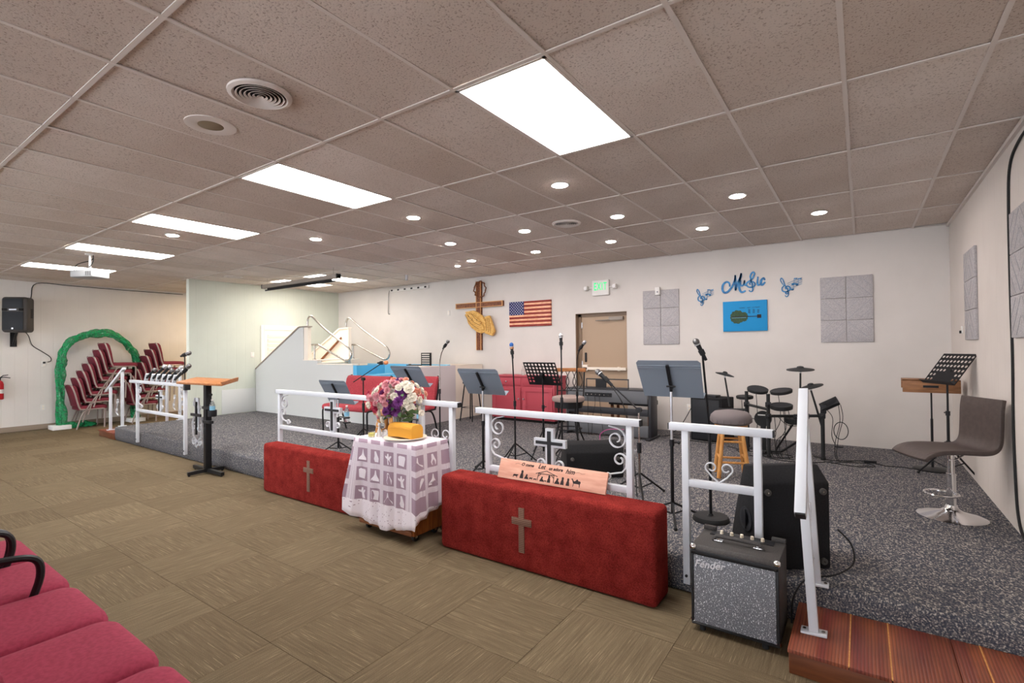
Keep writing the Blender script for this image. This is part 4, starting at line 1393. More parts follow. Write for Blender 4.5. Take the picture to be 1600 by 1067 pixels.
# ------------------------------------------------------------------ padded chairs
def stack_chair(label, group, fabric='burgundy', frame='bronze_tube', arms=False, wide=.46, soft=.024):
    """faces +y; origin on the floor under the seat"""
    t = thing('stacking_chair', label, 'chair', (0, 0, 0), 0, group)
    hw = wide / 2
    sp = [(-.23, .395), (.2, .39), (.245, .405), (.268, .432), (.255, .462), (.18, .482), (-.2, .476), (-.24, .455)]
    rc_, rb_ = .075, .04
    pl = [(hw - rc_ + rc_ * math.cos(a), .265 - rc_ + rc_ * math.sin(a)) for a in [PI / 2 * k / 5 for k in range(6)]]
    pl += [(-hw + rc_ - rc_ * math.sin(a), .265 - rc_ + rc_ * math.cos(a)) for a in [PI / 2 * k / 5 for k in range(6)]]
    pl += [(-hw + rb_ - rb_ * math.cos(a), -.235 + rb_ - rb_ * math.sin(a)) for a in [PI / 2 * k / 3 for k in range(4)]]
    pl += [(hw - rb_ + rb_ * math.sin(a), -.235 + rb_ - rb_ * math.cos(a)) for a in [PI / 2 * k / 3 for k in range(4)]]
    n_ = len(pl)
    vs, fs = [], []
    for zz, ins in ((.392, .012), (.405, .0), (.44, .0), (.462, .008), (.475, .024), (.482, .06), (.485, .12)):
        for x_, y_ in pl:
            kx, ky = 1 - ins / hw, 1 - ins / .25
            vs.append((x_ * kx, .015 + (y_ - .015) * ky, zz))
    for L_ in range(6):
        for i_ in range(n_):
            fs.append([L_ * n_ + i_, L_ * n_ + (i_ + 1) % n_, (L_ + 1) * n_ + (i_ + 1) % n_, (L_ + 1) * n_ + i_])
    fs += [list(range(n_ - 1, -1, -1)), [6 * n_ + i_ for i_ in range(n_)]]
    MB().add(vs, fs).build('seat', fabric, t, smooth=70)
    bp = [(-.25, .465), (-.18, .465), (-.215, .7), (-.25, .86), (-.28, .905), (-.31, .918), (-.345, .9), (-.345, .86), (-.29, .66)]
    MB().prism(bp, wide - .03, Matrix(((0, 0, 1, -hw + .015), (1, 0, 0, 0), (0, 1, 0, 0), (0, 0, 0, 1)))).build('backrest', fabric, t, bevel=.012, seg=3, smooth=60)
    for s in (-1, 1):
        x = s * (hw + .004)
        MB().tube(smooth_path([(x, .2, 0.0), (x, .21, .3), (x, .2, .385), (x, .15, .4)], 4), .0145, 6).build('leg', frame, t)
        MB().tube(smooth_path([(x, -.26, 0.0), (x, -.19, .25), (x, -.12, .37), (x, -.04, .4)], 4), .0145, 6).build('leg', frame, t)
        MB().tube([(x, .16, .4), (x, -.05, .4), (x, -.21, .41)], .0135, 6).build('seat_rail', frame, t)
        MB().tube(smooth_path([(x, -.2, .41), (x, -.235, .5), (x, -.29, .75), (x - s * .015, -.335, .89), (x - s * .06, -.345, .915)], 4), .0145, 6).build('back_post', frame, t)
        if arms:
            MB().tube(smooth_path([(x + s * .02, .09, .40), (x + s * .028, .135, .55), (x + s * .028, .115, .64), (x + s * .028, 0, .668), (x + s * .02, -.12, .665), (x + s * .01, -.26, .65)], 5), .016, 8).build('armrest', 'black_plastic', t)
    MB().tube([(-hw, .19, .39), (hw, .19, .39)], .009, 6).build('stretcher', frame, t)
    return t
proto = None
ORD = ['lowest', 'second from the bottom', 'third from the bottom', 'fourth from the bottom', 'third from the top', 'second from the top', 'topmost']
for sx, sy, nm in ((-13.5, 3.58, 'under the green arch'), (-13.55, 4.55, 'right of the green arch')):
    for k in range(7):
        lb = 'burgundy stacking chair %s, %s in its stack' % (nm, ORD[k])
        if proto is None:
            proto = c = stack_chair(lb, 'burgundy chairs stacked by the left wall')
        else:
            c = copy_tree(proto)
            c['label'] = lb
        c.location = (sx, sy + .092 * k, .146 * k)
# front row of audience seats
NAMES = ['crimson padded chair with black arms, farthest at the left edge', 'crimson padded chair with black arm, second from the far end of the front row', 'crimson padded chair without arms next to the armed chair in the front row', 'crimson padded chair in the middle of the lower left corner', 'crimson padded chair nearest the camera in the lower left corner']
pa = pn = None
for k, x in enumerate((-4.0, -3.46, -2.92, -2.39, -1.86)):
    if k < 2:
        c = stack_chair(NAMES[k], 'crimson audience chairs in the front row', 'crimson', 'black_metal', True, .52) if pa is None else copy_tree(pa)
        pa = pa or c
    else:
        c = stack_chair(NAMES[k], 'crimson audience chairs in the front row', 'crimson', 'black_metal', False, .52) if pn is None else copy_tree(pn)
        pn = pn or c
    c['label'] = NAMES[k]
    c.name = 'audience_chair'
    c.location = (x, .525, 0)
    c.rotation_euler = (0, 0, 0)

# red chairs on the stage
for k, (x, y, rz, lb) in enumerate(((-6.76, 5.2, rad(182), 'wide red padded chair on the stage behind the lowest music stand'), (-5.75, 5.52, rad(184), 'red padded chair mostly hidden behind the bouquet'))):
    if k == 0:
        c = stack_chair(lb, 'red padded chairs on the stage', 'chair_red', 'black_metal', False, 1.06, .03)
    else:
        c = stack_chair(lb, 'red padded chairs on the stage', 'chair_red', 'black_metal', False, .54, .03)
    c.location = (x, y, ZS)
    c.rotation_euler = (0, 0, rz)

# rustic log stool
t = thing('log_stool', 'rustic log stool with a thick round seat behind the railing', 'stool', (-5.72, 5.0, ZS))
MB().lathe([(.17, .39), (.215, .41), (.225, .45), (.21, .485), (.15, .495), (.002, .49)], 22).build('seat', 'wood_rustic', t)
for k in range(4):
    a = PI / 4 + k * PI / 2 + .3
    MB().cyl((.19 * math.cos(a), .19 * math.sin(a), 0), (.13 * math.cos(a), .13 * math.sin(a), .4), .032, .028, 10).build('leg', 'wood_honey', t)
    a2 = a + PI / 2
    MB().cyl((.165 * math.cos(a), .165 * math.sin(a), .17), (.165 * math.cos(a2), .165 * math.sin(a2), .17), .014, n=8).build('rung', 'wood_honey', t)

# honey stool with cushion
t = thing('cushioned_stool', 'honey wood stool with a round grey cushion behind the heart railing', 'stool', (-1.135, 5.62, ZS), .35)
cu_ = MB().lathe([(.1, .535), (.165, .54), (.195, .56), (.205, .595), (.195, .635), (.16, .668), (.08, .682), (.002, .684)], 36).build('cushion', 'cushion_grey', t)
for k in range(18):
    a = 2 * PI * k / 18
    c_, s_ = math.cos(a), math.sin(a)
    MB().tube([(.165 * c_, .165 * s_, .545), (.202 * c_, .202 * s_, .575), (.204 * c_, .204 * s_, .61)], [.006, .007, .002], 5).build('gather', 'cushion_grey', cu_)
MB().cyl((0, 0, .51), (0, 0, .54), .16, n=28).build('seat', 'wood_honey', t)
for k in range(4):
    a = PI / 4 + k * PI / 2
    MB().cyl((.205 * math.cos(a), .205 * math.sin(a), 0), (.125 * math.cos(a), .125 * math.sin(a), .515), .021, .019, 12).build('leg', 'wood_honey', t)
for z, off in ((.16, 0), (.2, 1), (.37, 0), (.41, 1)):
    for k in (0, 2):
        a = PI / 4 + (k + off) * PI / 2
        a2 = a + PI / 2
        r = .205 - (.08 * z / .515)
        MB().cyl((r * math.cos(a), r * math.sin(a), z), (r * math.cos(a2), r * math.sin(a2), z), .0115, n=8).build('rung', 'wood_honey', t)

# metal bar chair
t = thing('bar_chair', 'dark metal bar chair with wooden top rail and round seat by the piano', 'bar chair', (-3.46, 6.35, ZS), rad(18))
MB().lathe([(.19, .585), (.225, .59), (.235, .62), (.225, .65), (.17, .665), (.002, .67)], 30).build('seat', 'seat_taupe', t)
MB().lathe([(.2, .5), (.2, .585), (.185, .585), (.185, .5)], 28, ring=True).build('seat_skirt', 'black_metal', t)
for k in range(4):
    a = PI / 4 + k * PI / 2
    c_, s_ = math.cos(a), math.sin(a)
    MB().tube(smooth_path([(.17 * c_, .17 * s_, .54), (.165 * c_, .165 * s_, .35), (.2 * c_, .2 * s_, .15), (.27 * c_, .27 * s_, 0)], 5), .012, 8).build('leg', 'black_metal', t)
for r, z in ((.185, .2), (.17, .36)):
    MB().tube([(r * math.cos(2 * PI * i / 24), r * math.sin(2 * PI * i / 24), z) for i in range(24)], .009, 6, closed=True).build('foot_ring', 'black_metal', t)
for s in (-1, 1):
    MB().tube(smooth_path([(s * .19, .13, .56), (s * .195, .18, .75), (s * .2, .22, 1.0)], 5), .012, 8).build('back_post', 'black_metal', t)
tr = []
for k in range(13):
    x = -.225 + .45 * k / 12
    tr.append((x, .235 - .035 * (1 - (x / .225) ** 2) * -1, 1.03))
MB().bar([(p[0], .2 + .06 * (1 - (p[0] / .225) ** 2), 1.025) for p in tr], .055, .026, (0, 0, 1)).build('top_rail', 'wood_top', t, bevel=.006)
MB().tube([(x, .17 + .05 * (1 - (x / .2) ** 2), .72) for x in (-.19, -.1, 0, .1, .19)], .008, 6).build('lower_rail', 'black_metal', t)
for k in (-1, 0, 1):
    for s in (-1, 1):
        MB().tube(smooth_path([(k * .1, .215, .72), (k * .1 + s * .07, .225, .83), (k * .1 + s * .05, .235, .93), (k * .1 + s * .02, .24, 1.005)], 5), .006, 6).build('spindle', 'black_metal', t)

# ------------------------------------------------------------------ digital piano seen from behind
t = thing('digital_piano', 'dark grey digital piano seen from behind, in front of the door', 'piano', (-3.2, 7.1, ZS))
for s in (-1, 1):
    sd = MB().b2(s * .67 - .02, s * .67 + .02, -.02, .26, .03, .69).build('side_panel', 'piano_black', t, bevel=.004)
    MB().b2(s * .67 - .032, s * .67 + .032, -.11, .36, 0, .035).build('foot', 'piano_black', sd, bevel=.004)
MB().b2(-.68, .68, -.03, .36, .64, .72).build('key_case', 'piano_black', t, bevel=.006)
MB().b2(-.65, .65, -.045, -.02, .52, .7).build('rear_panel', 'keyboard_grey', t, bevel=.004)
MB().b2(-.65, .65, -.03, -.005, .34, .44).build('stretcher_panel', 'piano_black', t, bevel=.004)
MB().b2(-.65, .65, -.03, -.0, .03, .2).build('lower_panel', 'keyboard_grey', t, bevel=.004)
jk = MB().b2(-.35, .1, -.05, -.044, .6, .66).build('jack_plate', 'black_plastic', t)
for k in range(6):
    MB().cyl((-.3 + k * .07, -.05, .63), (-.3 + k * .07, -.062, .63), .008, n=8).build('jack', 'steel', jk)
MB().b2(-.36, .34, .02, .03, .72, .735).b2(-.36, -.35, .02, .035, .72, .87).b2(.33, .34, .02, .035, .72, .87).b2(-.36, .34, .03, .042, .855, .872).build('music_rest', 'piano_black', t)
MB().b2(-.2, -.02, .028, .034, .735, .855).build('rest_panel', 'black_plastic', t)
for x0, x1 in ((-.3, -.27), (-.18, -.22), (-.1, -.02)):
    MB().tube(smooth_path([(x0, -.06, .62), (x0 + .02, -.08, .5), ((x0 + x1) / 2, -.08, .3), (x1, -.09, .01)]), .004, 6).build('cable', 'black_rubber', t)
t = thing('piano_bench', 'black padded bench behind the digital piano', 'bench', (-3.05, 7.78, ZS))
MB().b2(-.36, .36, -.16, .16, .42, .5).build('seat', 'black_plastic', t, bevel=.015)
for x in (-.31, .31):
    for y in (-.12, .12):
        MB().b2(x - .02, x + .02, y - .02, y + .02, 0, .42).build('leg', 'wood_brown', t, bevel=.003)
t = thing('pedal_row', 'small effect pedals and pink cable on the stage floor by the piano', 'pedals', (-2.6, 6.15, ZS))
for k, x in enumerate((-.25, .0, .12, .22)):
    p = MB().b2(x - .035, x + .035, -.05, .05, 0, .045).build('pedal', 'black_plastic' if k != 3 else 'silver', t, bevel=.005)
    MB().cyl((x, -.02, .045), (x, -.02, .056), .011, n=10).build('switch', 'chrome', p)
MB().tube(smooth_path([(-.2, -.3, .01), (-.26, -.05, .1), (-.27, .0, .2), (-.15, .0, .27), (.05, .03, .28)]), .006, 6).build('cable', 'pink_cable', t)

# black stool by the tank side
t = thing('black_stool', 'tall black metal stool beside the baptistry side wall', 'stool', (-6.05, 7.3, ZS))
MB().lathe([(.14, .69), (.16, .7), (.16, .725), (.002, .735)], 24).build('seat', 'black_plastic', t)
for k in range(4):
    a = PI / 4 + k * PI / 2
    MB().cyl((.21 * math.cos(a), .21 * math.sin(a), 0), (.12 * math.cos(a), .12 * math.sin(a), .7), .012, n=8).build('leg', 'black_metal', t)
MB().tube([(.18 * math.cos(PI / 4 + k * PI / 2), .18 * math.sin(PI / 4 + k * PI / 2), .25) for k in range(4)], .008, 6, closed=True).build('foot_ring', 'black_metal', t)

# red cabinet
t = thing('red_cabinet', 'red painted sideboard cabinet against the back wall', 'cabinet', (-5.14, 7.86, ZS))
MB().b2(-.69, .69, -.2, .22, .05, .82).build('body', 'cabinet_red', t, bevel=.004)
MB().b2(-.67, .67, -.17, .2, 0, .05).build('plinth', 'dark_void', t)
MB().b2(-.71, .71, -.225, .225, .82, .845).build('top', 'cabinet_red', t, bevel=.005)
for x0, x1 in ((-.66, -.02), (.02, .66)):
    dr = MB().b2(x0, x1, -.212, -.2, .66, .8).build('drawer', 'cabinet_red', t, bevel=.004)
    MB().ball(((x0 + x1) / 2, -.225, .73), .016, n=10, m=6).build('knob', 'silver', dr)
    do = MB().b2(x0, x1, -.212, -.2, .08, .63).build('door', 'cabinet_red', t, bevel=.004)
    fr = MB()
    fr.b2(x0, x1, -.222, -.211, .08, .15).b2(x0, x1, -.222, -.211, .56, .63).b2(x0, x0 + .08, -.222, -.211, .15, .56).b2(x1 - .08, x1, -.222, -.211, .15, .56)
    fr.build('door_frame', 'cabinet_red', do, bevel=.002)
    kx = x1 - .035 if x0 < 0 else x0 + .035
    MB().ball((kx, -.235, .42), .016, n=10, m=6).build('knob', 'silver', do)
t = thing('glass_bottle', 'small clear glass bottle on the red cabinet', 'bottle', (-5.2, 7.8, ZS + .845))
MB().lathe([(.03, 0), (.033, .01), (.033, .09), (.012, .13), (.012, .17), (.001, .17)], 16).build('body', 'glass', t)
t = thing('glass_dish', 'low white dish beside the bottle on the red cabinet', 'dish', (-5.05, 7.76, ZS + .845))
MB().lathe([(.03, 0), (.05, .03), (.047, .03), (.027, .006), (.001, .006)], 18).build('bowl', 'white_plastic', t)

# ------------------------------------------------------------------ swivel chair at the right
t = thing('swivel_bar_chair', 'brown vinyl swivel chair on a chrome pedestal by the right wall', 'bar chair', (.56, 5.2, ZS), rad(27))
MB().lathe([(.215, 0), (.218, .006), (.16, .028), (.07, .05), (.045, .07), (.034, .095), (.002, .095)], 44).build('base', 'chrome', t)
MB().cyl((0, 0, .08), (0, 0, .34), .031, n=20).build('lower_column', 'chrome', t)
MB().cyl((0, 0, .3), (0, 0, .5), .024, n=20).build('upper_column', 'chrome', t)
MB().tube([(-.09 + .105 * math.cos(2 * PI * i / 28), -.03 + .105 * math.sin(2 * PI * i / 28), .19) for i in range(28)], .0095, 8, closed=True).build('foot_ring', 'chrome', t)
MB().b2(-.1, .1, -.1, .1, .5, .515).tube([(.02, -.1, .5), (-.1, -.2, .49), (-.16, -.22, .49)], .006, 6).build('seat_plate', 'chrome', t)
curve = smooth_path([(-.30, .475), (-.26, .51), (-.18, .535), (-.05, .54), (.1, .535), (.17, .55), (.205, .6), (.215, .7), (.222, .85), (.235, .935)], 5)
vs, fs = [], []
NW = 8
for i, p in enumerate(curve):
    d = (curve[min(i + 1, len(curve) - 1)] - curve[max(i - 1, 0)]).normalized()
    nrm = Vector((-d.y, d.x))
    for k in range(NW + 1):
        wv_ = (k / NW - .5) * .41
        cup = .015 * (2 * wv_ / .41) ** 2
        for s in (0, 1):
            q = Vector((p.x, p.y)) + nrm * (cup - s * .032)
            vs.append((q.x, wv_, q.y))
M_ = 2 * (NW + 1)
for i in range(len(curve) - 1):
    for k in range(NW):
        a = i * M_ + 2 * k
        fs += [[a, a + 2, a + M_ + 2, a + M_], [a + 1, a + M_ + 1, a + M_ + 3, a + 3]]
    a, b_ = i * M_, i * M_ + 2 * NW
    fs += [[a, a + M_, a + M_ + 1, a + 1], [b_, b_ + 1, b_ + M_ + 1, b_ + M_]]
for e in (0, (len(curve) - 1) * M_):
    for k in range(NW):
        fs.append([e + 2 * k, e + 2 * k + 1, e + 2 * k + 3, e + 2 * k + 2])
MB().add(vs, fs).build('seat_shell', 'brown_vinyl', t, bevel=.007, smooth=60)

# ------------------------------------------------------------------ electronic drum kit
t = thing('drum_kit', 'black electronic drum kit on a rack in front of the back wall', 'drum kit', (-.85, 6.95, ZS))
def dpost(x, y, h):
    p = MB().cyl((x, y, 0), (x, y, h), .021, n=12).build('rack_post', 'drum_black', t)
    MB().cyl((x, y, 0), (x, y, .03), .028, n=12).build('rubber_foot', 'black_rubber', p)
    MB().cyl((x, y, h), (x, y, h + .008), .023, n=12).build('cap', 'black_rubber', p)
for x, y, h in ((-.38, .1, .76), (-.09, -.18, .76), (.46, .0, .55), (-.42, .38, .6)):
    dpost(x, y, h)
def dbar(a, c, r=.017):
    MB().cyl(a, c, r, n=10).build('rack_bar', 'drum_black', t)
dbar((-.38, .1, .6), (-.09, -.18, .58)); dbar((-.09, -.18, .5), (.46, 0, .52)); dbar((-.38, .1, .5), (-.42, .38, .52)); dbar((-.38, .1, .53), (-.75, .2, .5))
def cl_(x, y, z):
    MB().b2(x - .03, x + .03, y - .03, y + .03, z - .03, z + .03).cyl((x, y - .03, z), (x, y - .065, z), .012, n=8).build('clamp', 'black_plastic', t, bevel=.006)
for c in ((-.38, .1, .6), (-.09, -.18, .5), (-.09, -.18, .64), (.2, -.09, .5), (.46, 0, .52), (.3, -.05, .51)):
    cl_(*c)
def pad(x, y, z, R, tx=0, ty=0, thick=.035):
    M = (Matrix.Rotation(rad(tx), 3, 'X') @ Matrix.Rotation(rad(ty), 3, 'Y'))
    p = MB().lathe([(R * .8, -thick), (R * .97, -thick * .8), (R, -.005), (R, .004), (R * .94, .009), (R * .9, .004), (.002, .004)], 30, (x, y, z), M).build('drum_pad', 'drum_black', t)
    MB().lathe([(R * .88, .0045), (R * .88, .0065), (.002, .0065)], 28, (x, y, z), M).build('head', 'speaker_grille', p)
    return p
pad(-.25, .12, .80, .125, 14, 8); pad(.03, .0, .80, .125, 10, -6); pad(.05, -.18, .64, .125, 8, 0, .05); pad(-.42, .2, .69, .105, 4, 0, .03); pad(.17, .0, .47, .115, 6, 0, .06)
def cymbal(x, y, z, R, base, tx=0, ty=0):
    M = (Matrix.Rotation(rad(tx), 3, 'X') @ Matrix.Rotation(rad(ty), 3, 'Y'))
    c = MB().lathe([(R, -.012), (R, -.006), (R * .6, .006), (R * .28, .014), (R * .22, .03), (.01, .036), (.002, .036)], 32, (x, y, z), M).build('cymbal_pad', 'drum_black', t)
    MB().cyl((x, y, z - .05), (x, y, z - .01), .011, n=8).build('felt', 'silver', c)
    MB().cyl(base, (x, y, z - .05), .013, .010, 10).build('cymbal_arm', 'drum_black', c)
cymbal(.24, .0, 1.07, .15, (.235, -.05, .5), 6, 0)
cymbal(.35, -.04, .87, .13, (.45, .02, .40), 8, -14)
cymbal(-.66, .2, .98, .12, (-.6, .18, .55), 0, 14)
md = MB().box((.53, .02, .66), (.2, .12, .045), Matrix.Rotation(rad(-30), 3, 'Y') @ Matrix.Rotation(rad(35), 3, 'X')).build('sound_module', 'black_plastic', t, bevel=.006)
MB().b2(.44, .5, -.03, .03, .55, .65).build('module_mount', 'black_plastic', t, bevel=.005)
MB().cyl((-.2, .18, .42), (-.2, .14, .42), .1, n=26).build('kick_pad', 'drum_black', t)
MB().b2(-.23, -.17, .15, .2, 0, .36).b2(-.3, -.1, .05, .25, 0, .02).build('kick_stand', 'drum_black', t, bevel=.004)
MB().b2(-.26, -.14, .137, .1395, .46, .475).build('logo_strip', 'white_plastic', t)
MB().b2(-.24, -.16, -.15, .12, .015, .03).build('kick_pedal', 'black_metal', t, bevel=.004)
MB().tube([(.2, -.05, .48), (-.02, .02, .1), (-.06, .1, .02)], .012, 8).tube([(.2, -.05, .2), (.02, .0, .05), (-.12, .1, .02)], .014, 8).build('hi_hat_stand', 'black_metal', t)
random.seed(5)
def cable(pts, r=.004, parent=t, material='black_rubber'):
    MB().tube(smooth_path(pts, 6), r, 6).build('cable', material, parent)
for x0, z0, x1 in ((-.25, .76, -.2), (.0, .74, -.05), (.06, .6, .05), (.1, .6, .02), (-.42, .66, -.4), (.05, .58, .12), (-.05, .5, .0)):
    cable([(x0, -.1 + .1, z0), (x0 + .03, -.12, z0 * .6), (x1 - .03, -.15, .2), (x1, -.14, .008), (x1 + .12, -.2, .008)])
cable([(-.38, .0, .52), (-.3, -.1, .46), (-.2, -.16, .45), (-.1, -.2, .5)]); cable([(.02, -.2, .5), (.1, -.2, .42), (.2, -.15, .4), (.3, -.1, .46)])
cable([(.62, 0, .66), (.63, 0, .45), (.58, -.02, .2), (.6, .0, .01), (.75, .05, .01)]); cable([(.64, 0, .66), (.66, 0, .5), (.61, 0, .25), (.62, -.03, .01), (.9, -.1, .008)]); cable([(.5, 0, .6), (.56, 0, .5), (.55, -.02, .3), (.58, 0, .2)])
MB().tube([(.64 + .07 * math.cos(2 * PI * i / 24), -.01, .36 + .1 * math.sin(2 * PI * i / 24)) for i in range(24)], .005, 6, closed=True).build('coiled_cable', 'black_rubber', t)
MB().b2(.58, .66, -.02, .0, .165, .18).build('cable_tie', 'black_plastic', t)
def floor_cable(label, pts, r=.005):
    tag(MB().tube(smooth_path(pts, 8), r, 6).build('floor_cable', 'black_rubber', None), label, 'cable', 'black cables on the stage floor')
z = ZS + .005
floor_cable('black cable tangle loop on the carpet under the drum rack', [(-1.1, 6.9, z), (-.9, 6.75, z), (-.7, 6.9, z), (-.85, 7.05, z), (-1.05, 6.85, z), (-.8, 6.65, z), (-.5, 6.7, z), (-.3, 6.9, z)])
floor_cable('black cable wandering from the drum rack toward the right corner', [(-.5, 7.1, z), (-.3, 6.95, z), (0, 7.1, z), (.2, 6.95, z), (.35, 6.98, z), (.55, 6.9, z)])
floor_cable('black cable loop right of the drum rack on the carpet', [(-.38, 6.85, z), (-.1, 6.75, z), (.1, 6.85, z), (.02, 6.98, z), (-.2, 6.9, z), (-.3, 6.78, z)])
floor_cable('black cable along the back wall left of the speaker cabinet', [(-2.5, 7.5, z), (-2.3, 7.75, z), (-2.1, 7.85, z), (-2.15, 7.6, z), (-2.35, 7.5, z), (-2.0, 7.35, z), (-1.6, 7.3, z)])
floor_cable('black cable under the drum pads near the cushioned stool', [(-1.5, 7.2, z), (-1.2, 7.0, z), (-1.0, 7.1, z), (-1.15, 7.25, z), (-1.35, 7.0, z), (-1.0, 6.6, z)])
floor_cable('black cable looping from the tall floor monitor over the stage edge', [(-.14, 3.75, ZS + .2), (-.07, 3.72, ZS + .13), (-.06, 3.66, ZS + .04), (-.14, 3.52, z), (-.25, 3.4, z), (-.3, 3.3, ZS + .0), (-.345, 3.28, .14), (-.35, 3.25, .02)])
MB()
tag(MB().b2(-.06, .06, -.02, .02, 0, .03).build('power_strip', 'black_plastic', None, (.06, 7.05, ZS + .001), .2, bevel=.005), 'small black power strip on the carpet right of the drums', 'power strip')
cb_ = thing('wall_cable', 'black cable hanging from the speaker cabinet by the back wall', 'cable', (-2.1, 7.9, ZS))
MB().tube(smooth_path([(.12, -.2, .56), (.02, -.1, .52), (-.12, 0, .3), (-.25, .05, .1), (-.35, 0, .006)]), .006, 6).build('cord', 'black_rubber', cb_)

# ------------------------------------------------------------------ baptistry
bp = thing('baptistry', 'built-in baptistry tank with sloped stair walls and blue pool', 'baptistry', (-8.8, 6.6, ZS))
OX, OY = 8.8, -6.6
def PX(poly, y0, y1):
    """polygon in world x,z extruded in world y, expressed in the baptistry's frame"""
    M = Matrix(((1, 0, 0, OX), (0, 0, 1, y0 + OY), (0, 1, 0, -ZS), (0, 0, 0, 1)))
    return MB().prism(poly, y1 - y0, M)
slope = [(-11.185, ZS), (-11.185, 1.17), (-11.0, 1.27), (-9.49, 2.05), (-9.42, 2.06), (-9.337, 2.06), (-9.337, ZS)]
PX(slope, 5.93, 6.02).build('front_stair_wall', 'panel_grey', bp)
PX([(-11.185, 1.17), (-11.0, 1.27), (-9.49, 2.05), (-9.42, 2.062), (-9.18, 2.062), (-9.18, 2.085), (-9.44, 2.085), (-9.51, 2.075), (-11.01, 1.295), (-11.185, 1.195)], 5.915, 6.035).build('wall_cap', 'screen_case', bp)
PX([(-9.337, 1.386), (-9.2, 1.386), (-9.2, 2.06), (-9.337, 2.06)], 5.945, 6.02).build('end_post', 'cream', bp)
PX([(-9.337, ZS), (-8.856, ZS), (-8.856, 1.386), (-9.337, 1.386)], 5.93, 6.02).build('front_panel', 'panel_grey', bp)
PX([(-8.856, ZS), (-7.75, ZS), (-7.75, 1.31), (-8.856, 1.31)], 5.93, 6.02).build('front_panel', 'panel_grey', bp)
PX([(-7.75, ZS), (-6.52, ZS), (-6.52, .98), (-7.75, .98)], 5.93, 6.02).build('front_panel', 'panel_grey', bp)
PX([(-6.52, ZS), (-6.4, ZS), (-6.4, 1.275), (-6.52, 1.275)], 5.93, 6.02).build('front_panel', 'lavender', bp)
PX([(-9.337, 1.386), (-8.856, 1.386), (-8.856, 1.40), (-9.337, 1.40)], 5.92, 6.95).build('landing', 'cream', bp)
PX([(-8.856, 1.31), (-7.75, 1.31), (-7.75, 1.325), (-8.856, 1.325)], 5.92, 6.05).build('ledge', 'cream', bp)
PX([(-6.5, ZS), (-6.4, ZS), (-6.4, 1.275), (-6.5, 1.275)], 6.02, 7.26).build('side_panel', 'lavender', bp)
PX([(-6.5, ZS), (-6.405, ZS), (-6.405, 1.27), (-6.5, 1.27)], 7.26, 8.1).build('side_panel', 'cream', bp)
PX([(-7.2, 1.255), (-6.42, 1.255), (-6.42, 1.27), (-7.2, 1.27)], 6.55, 8.1).build('deck', 'cream', bp)
PX([(-8.9, .75), (-6.5, .75), (-6.5, .8), (-8.9, .8)], 6.02, 7.2).build('pool_floor', 'pool_blue', bp)
PX([(-8.86, .8), (-6.5, .8), (-6.5, 1.29), (-8.86, 1.29)], 7.16, 7.22).build('pool_wall', 'pool_blue', bp)
PX([(-7.75, .98), (-7.65, .98), (-7.65, 1.3), (-7.75, 1.3)], 5.935, 6.6).build('pool_wall', 'water_blue', bp)
PX([(-6.56, .8), (-6.5, .8), (-6.5, 1.22), (-6.56, 1.22)], 6.02, 7.16).build('pool_wall', 'pool_blue', bp)
PX([(-7.65, 1.1), (-7.2, 1.1), (-7.2, 1.13), (-7.65, 1.13)], 6.1, 6.7).build('pool_step', 'pool_blue', bp)
back = [(-11.185, ZS), (-11.185, 1.17), (-11.0, 1.27), (-9.49, 2.05), (-9.42, 2.06), (-9.2, 2.06), (-9.2, ZS)]
PX(back, 6.92, 7.0).build('back_stair_wall', 'cream', bp)
PX([(-11.185, 1.17), (-11.0, 1.27), (-9.49, 2.05), (-9.2, 2.062), (-9.2, 2.085), (-9.51, 2.075), (-11.01, 1.295), (-11.185, 1.195)], 6.9, 7.02).build('wall_cap', 'cream', bp)
PX([(-9.2, ZS), (-6.5, ZS), (-6.5, 1.28), (-9.2, 1.28)], 7.22, 7.3).build('back_panel', 'cream', bp)
for k in range(6):
    x0 = -11.1 + k * .29
    PX([(x0, ZS), (x0 + .29, ZS), (x0 + .29, ZS + .18 * (k + 1)), (x0, ZS + .18 * (k + 1))], 6.02, 6.92).build('stair', 'cream', bp)
hr = MB().bar([(-10.25 + OX, 6.89 + OY, 1.3 - ZS), (-9.4 + OX, 6.89 + OY, 1.86 - ZS)], .02, .045, (0, 1, 0)).build('wood_handrail', 'wood_brown', bp)
MB().b2(-9.5 + OX, -9.46 + OX, 6.83 + OY, 6.9 + OY, 1.8 - ZS, 1.84 - ZS).build('bracket', 'steel', hr)
for yy, lb in ((6.1, 'polished steel pool handrail loop at the front of the baptistry'), (7.05, 'polished steel pool handrail loop at the back of the baptistry')):
    r = thing('pool_handrail', lb, 'handrail', (-9.45, yy, 1.4), 0, 'steel handrails of the baptistry')
    pts = [(0, 0), (0, .6), (0, .76), (.015, .83), (.06, .885), (.12, .895), (.2, .865), (.6, .615), (1.25, .285), (1.37, .205), (1.42, .13), (1.41, .05), (1.36, .0), (1.29, -.015), (1.2, .0), (.75, .16), (.42, .285), (.36, .3), (.2, .3), (.02, .3)]
    MB().tube(smooth_path([(p[0], 0, p[1]) for p in pts], 5), .02, 10).build('loop', 'steel', r)
    MB().cyl((.24, 0, 0), (.24, 0, .3), .02, n=12).build('post', 'steel', r)
    for x in (0, .24):
        MB().lathe([(.04, 0), (.04, .01), (.022, .02)], 16, (x, 0, 0)).build('flange', 'steel', r)
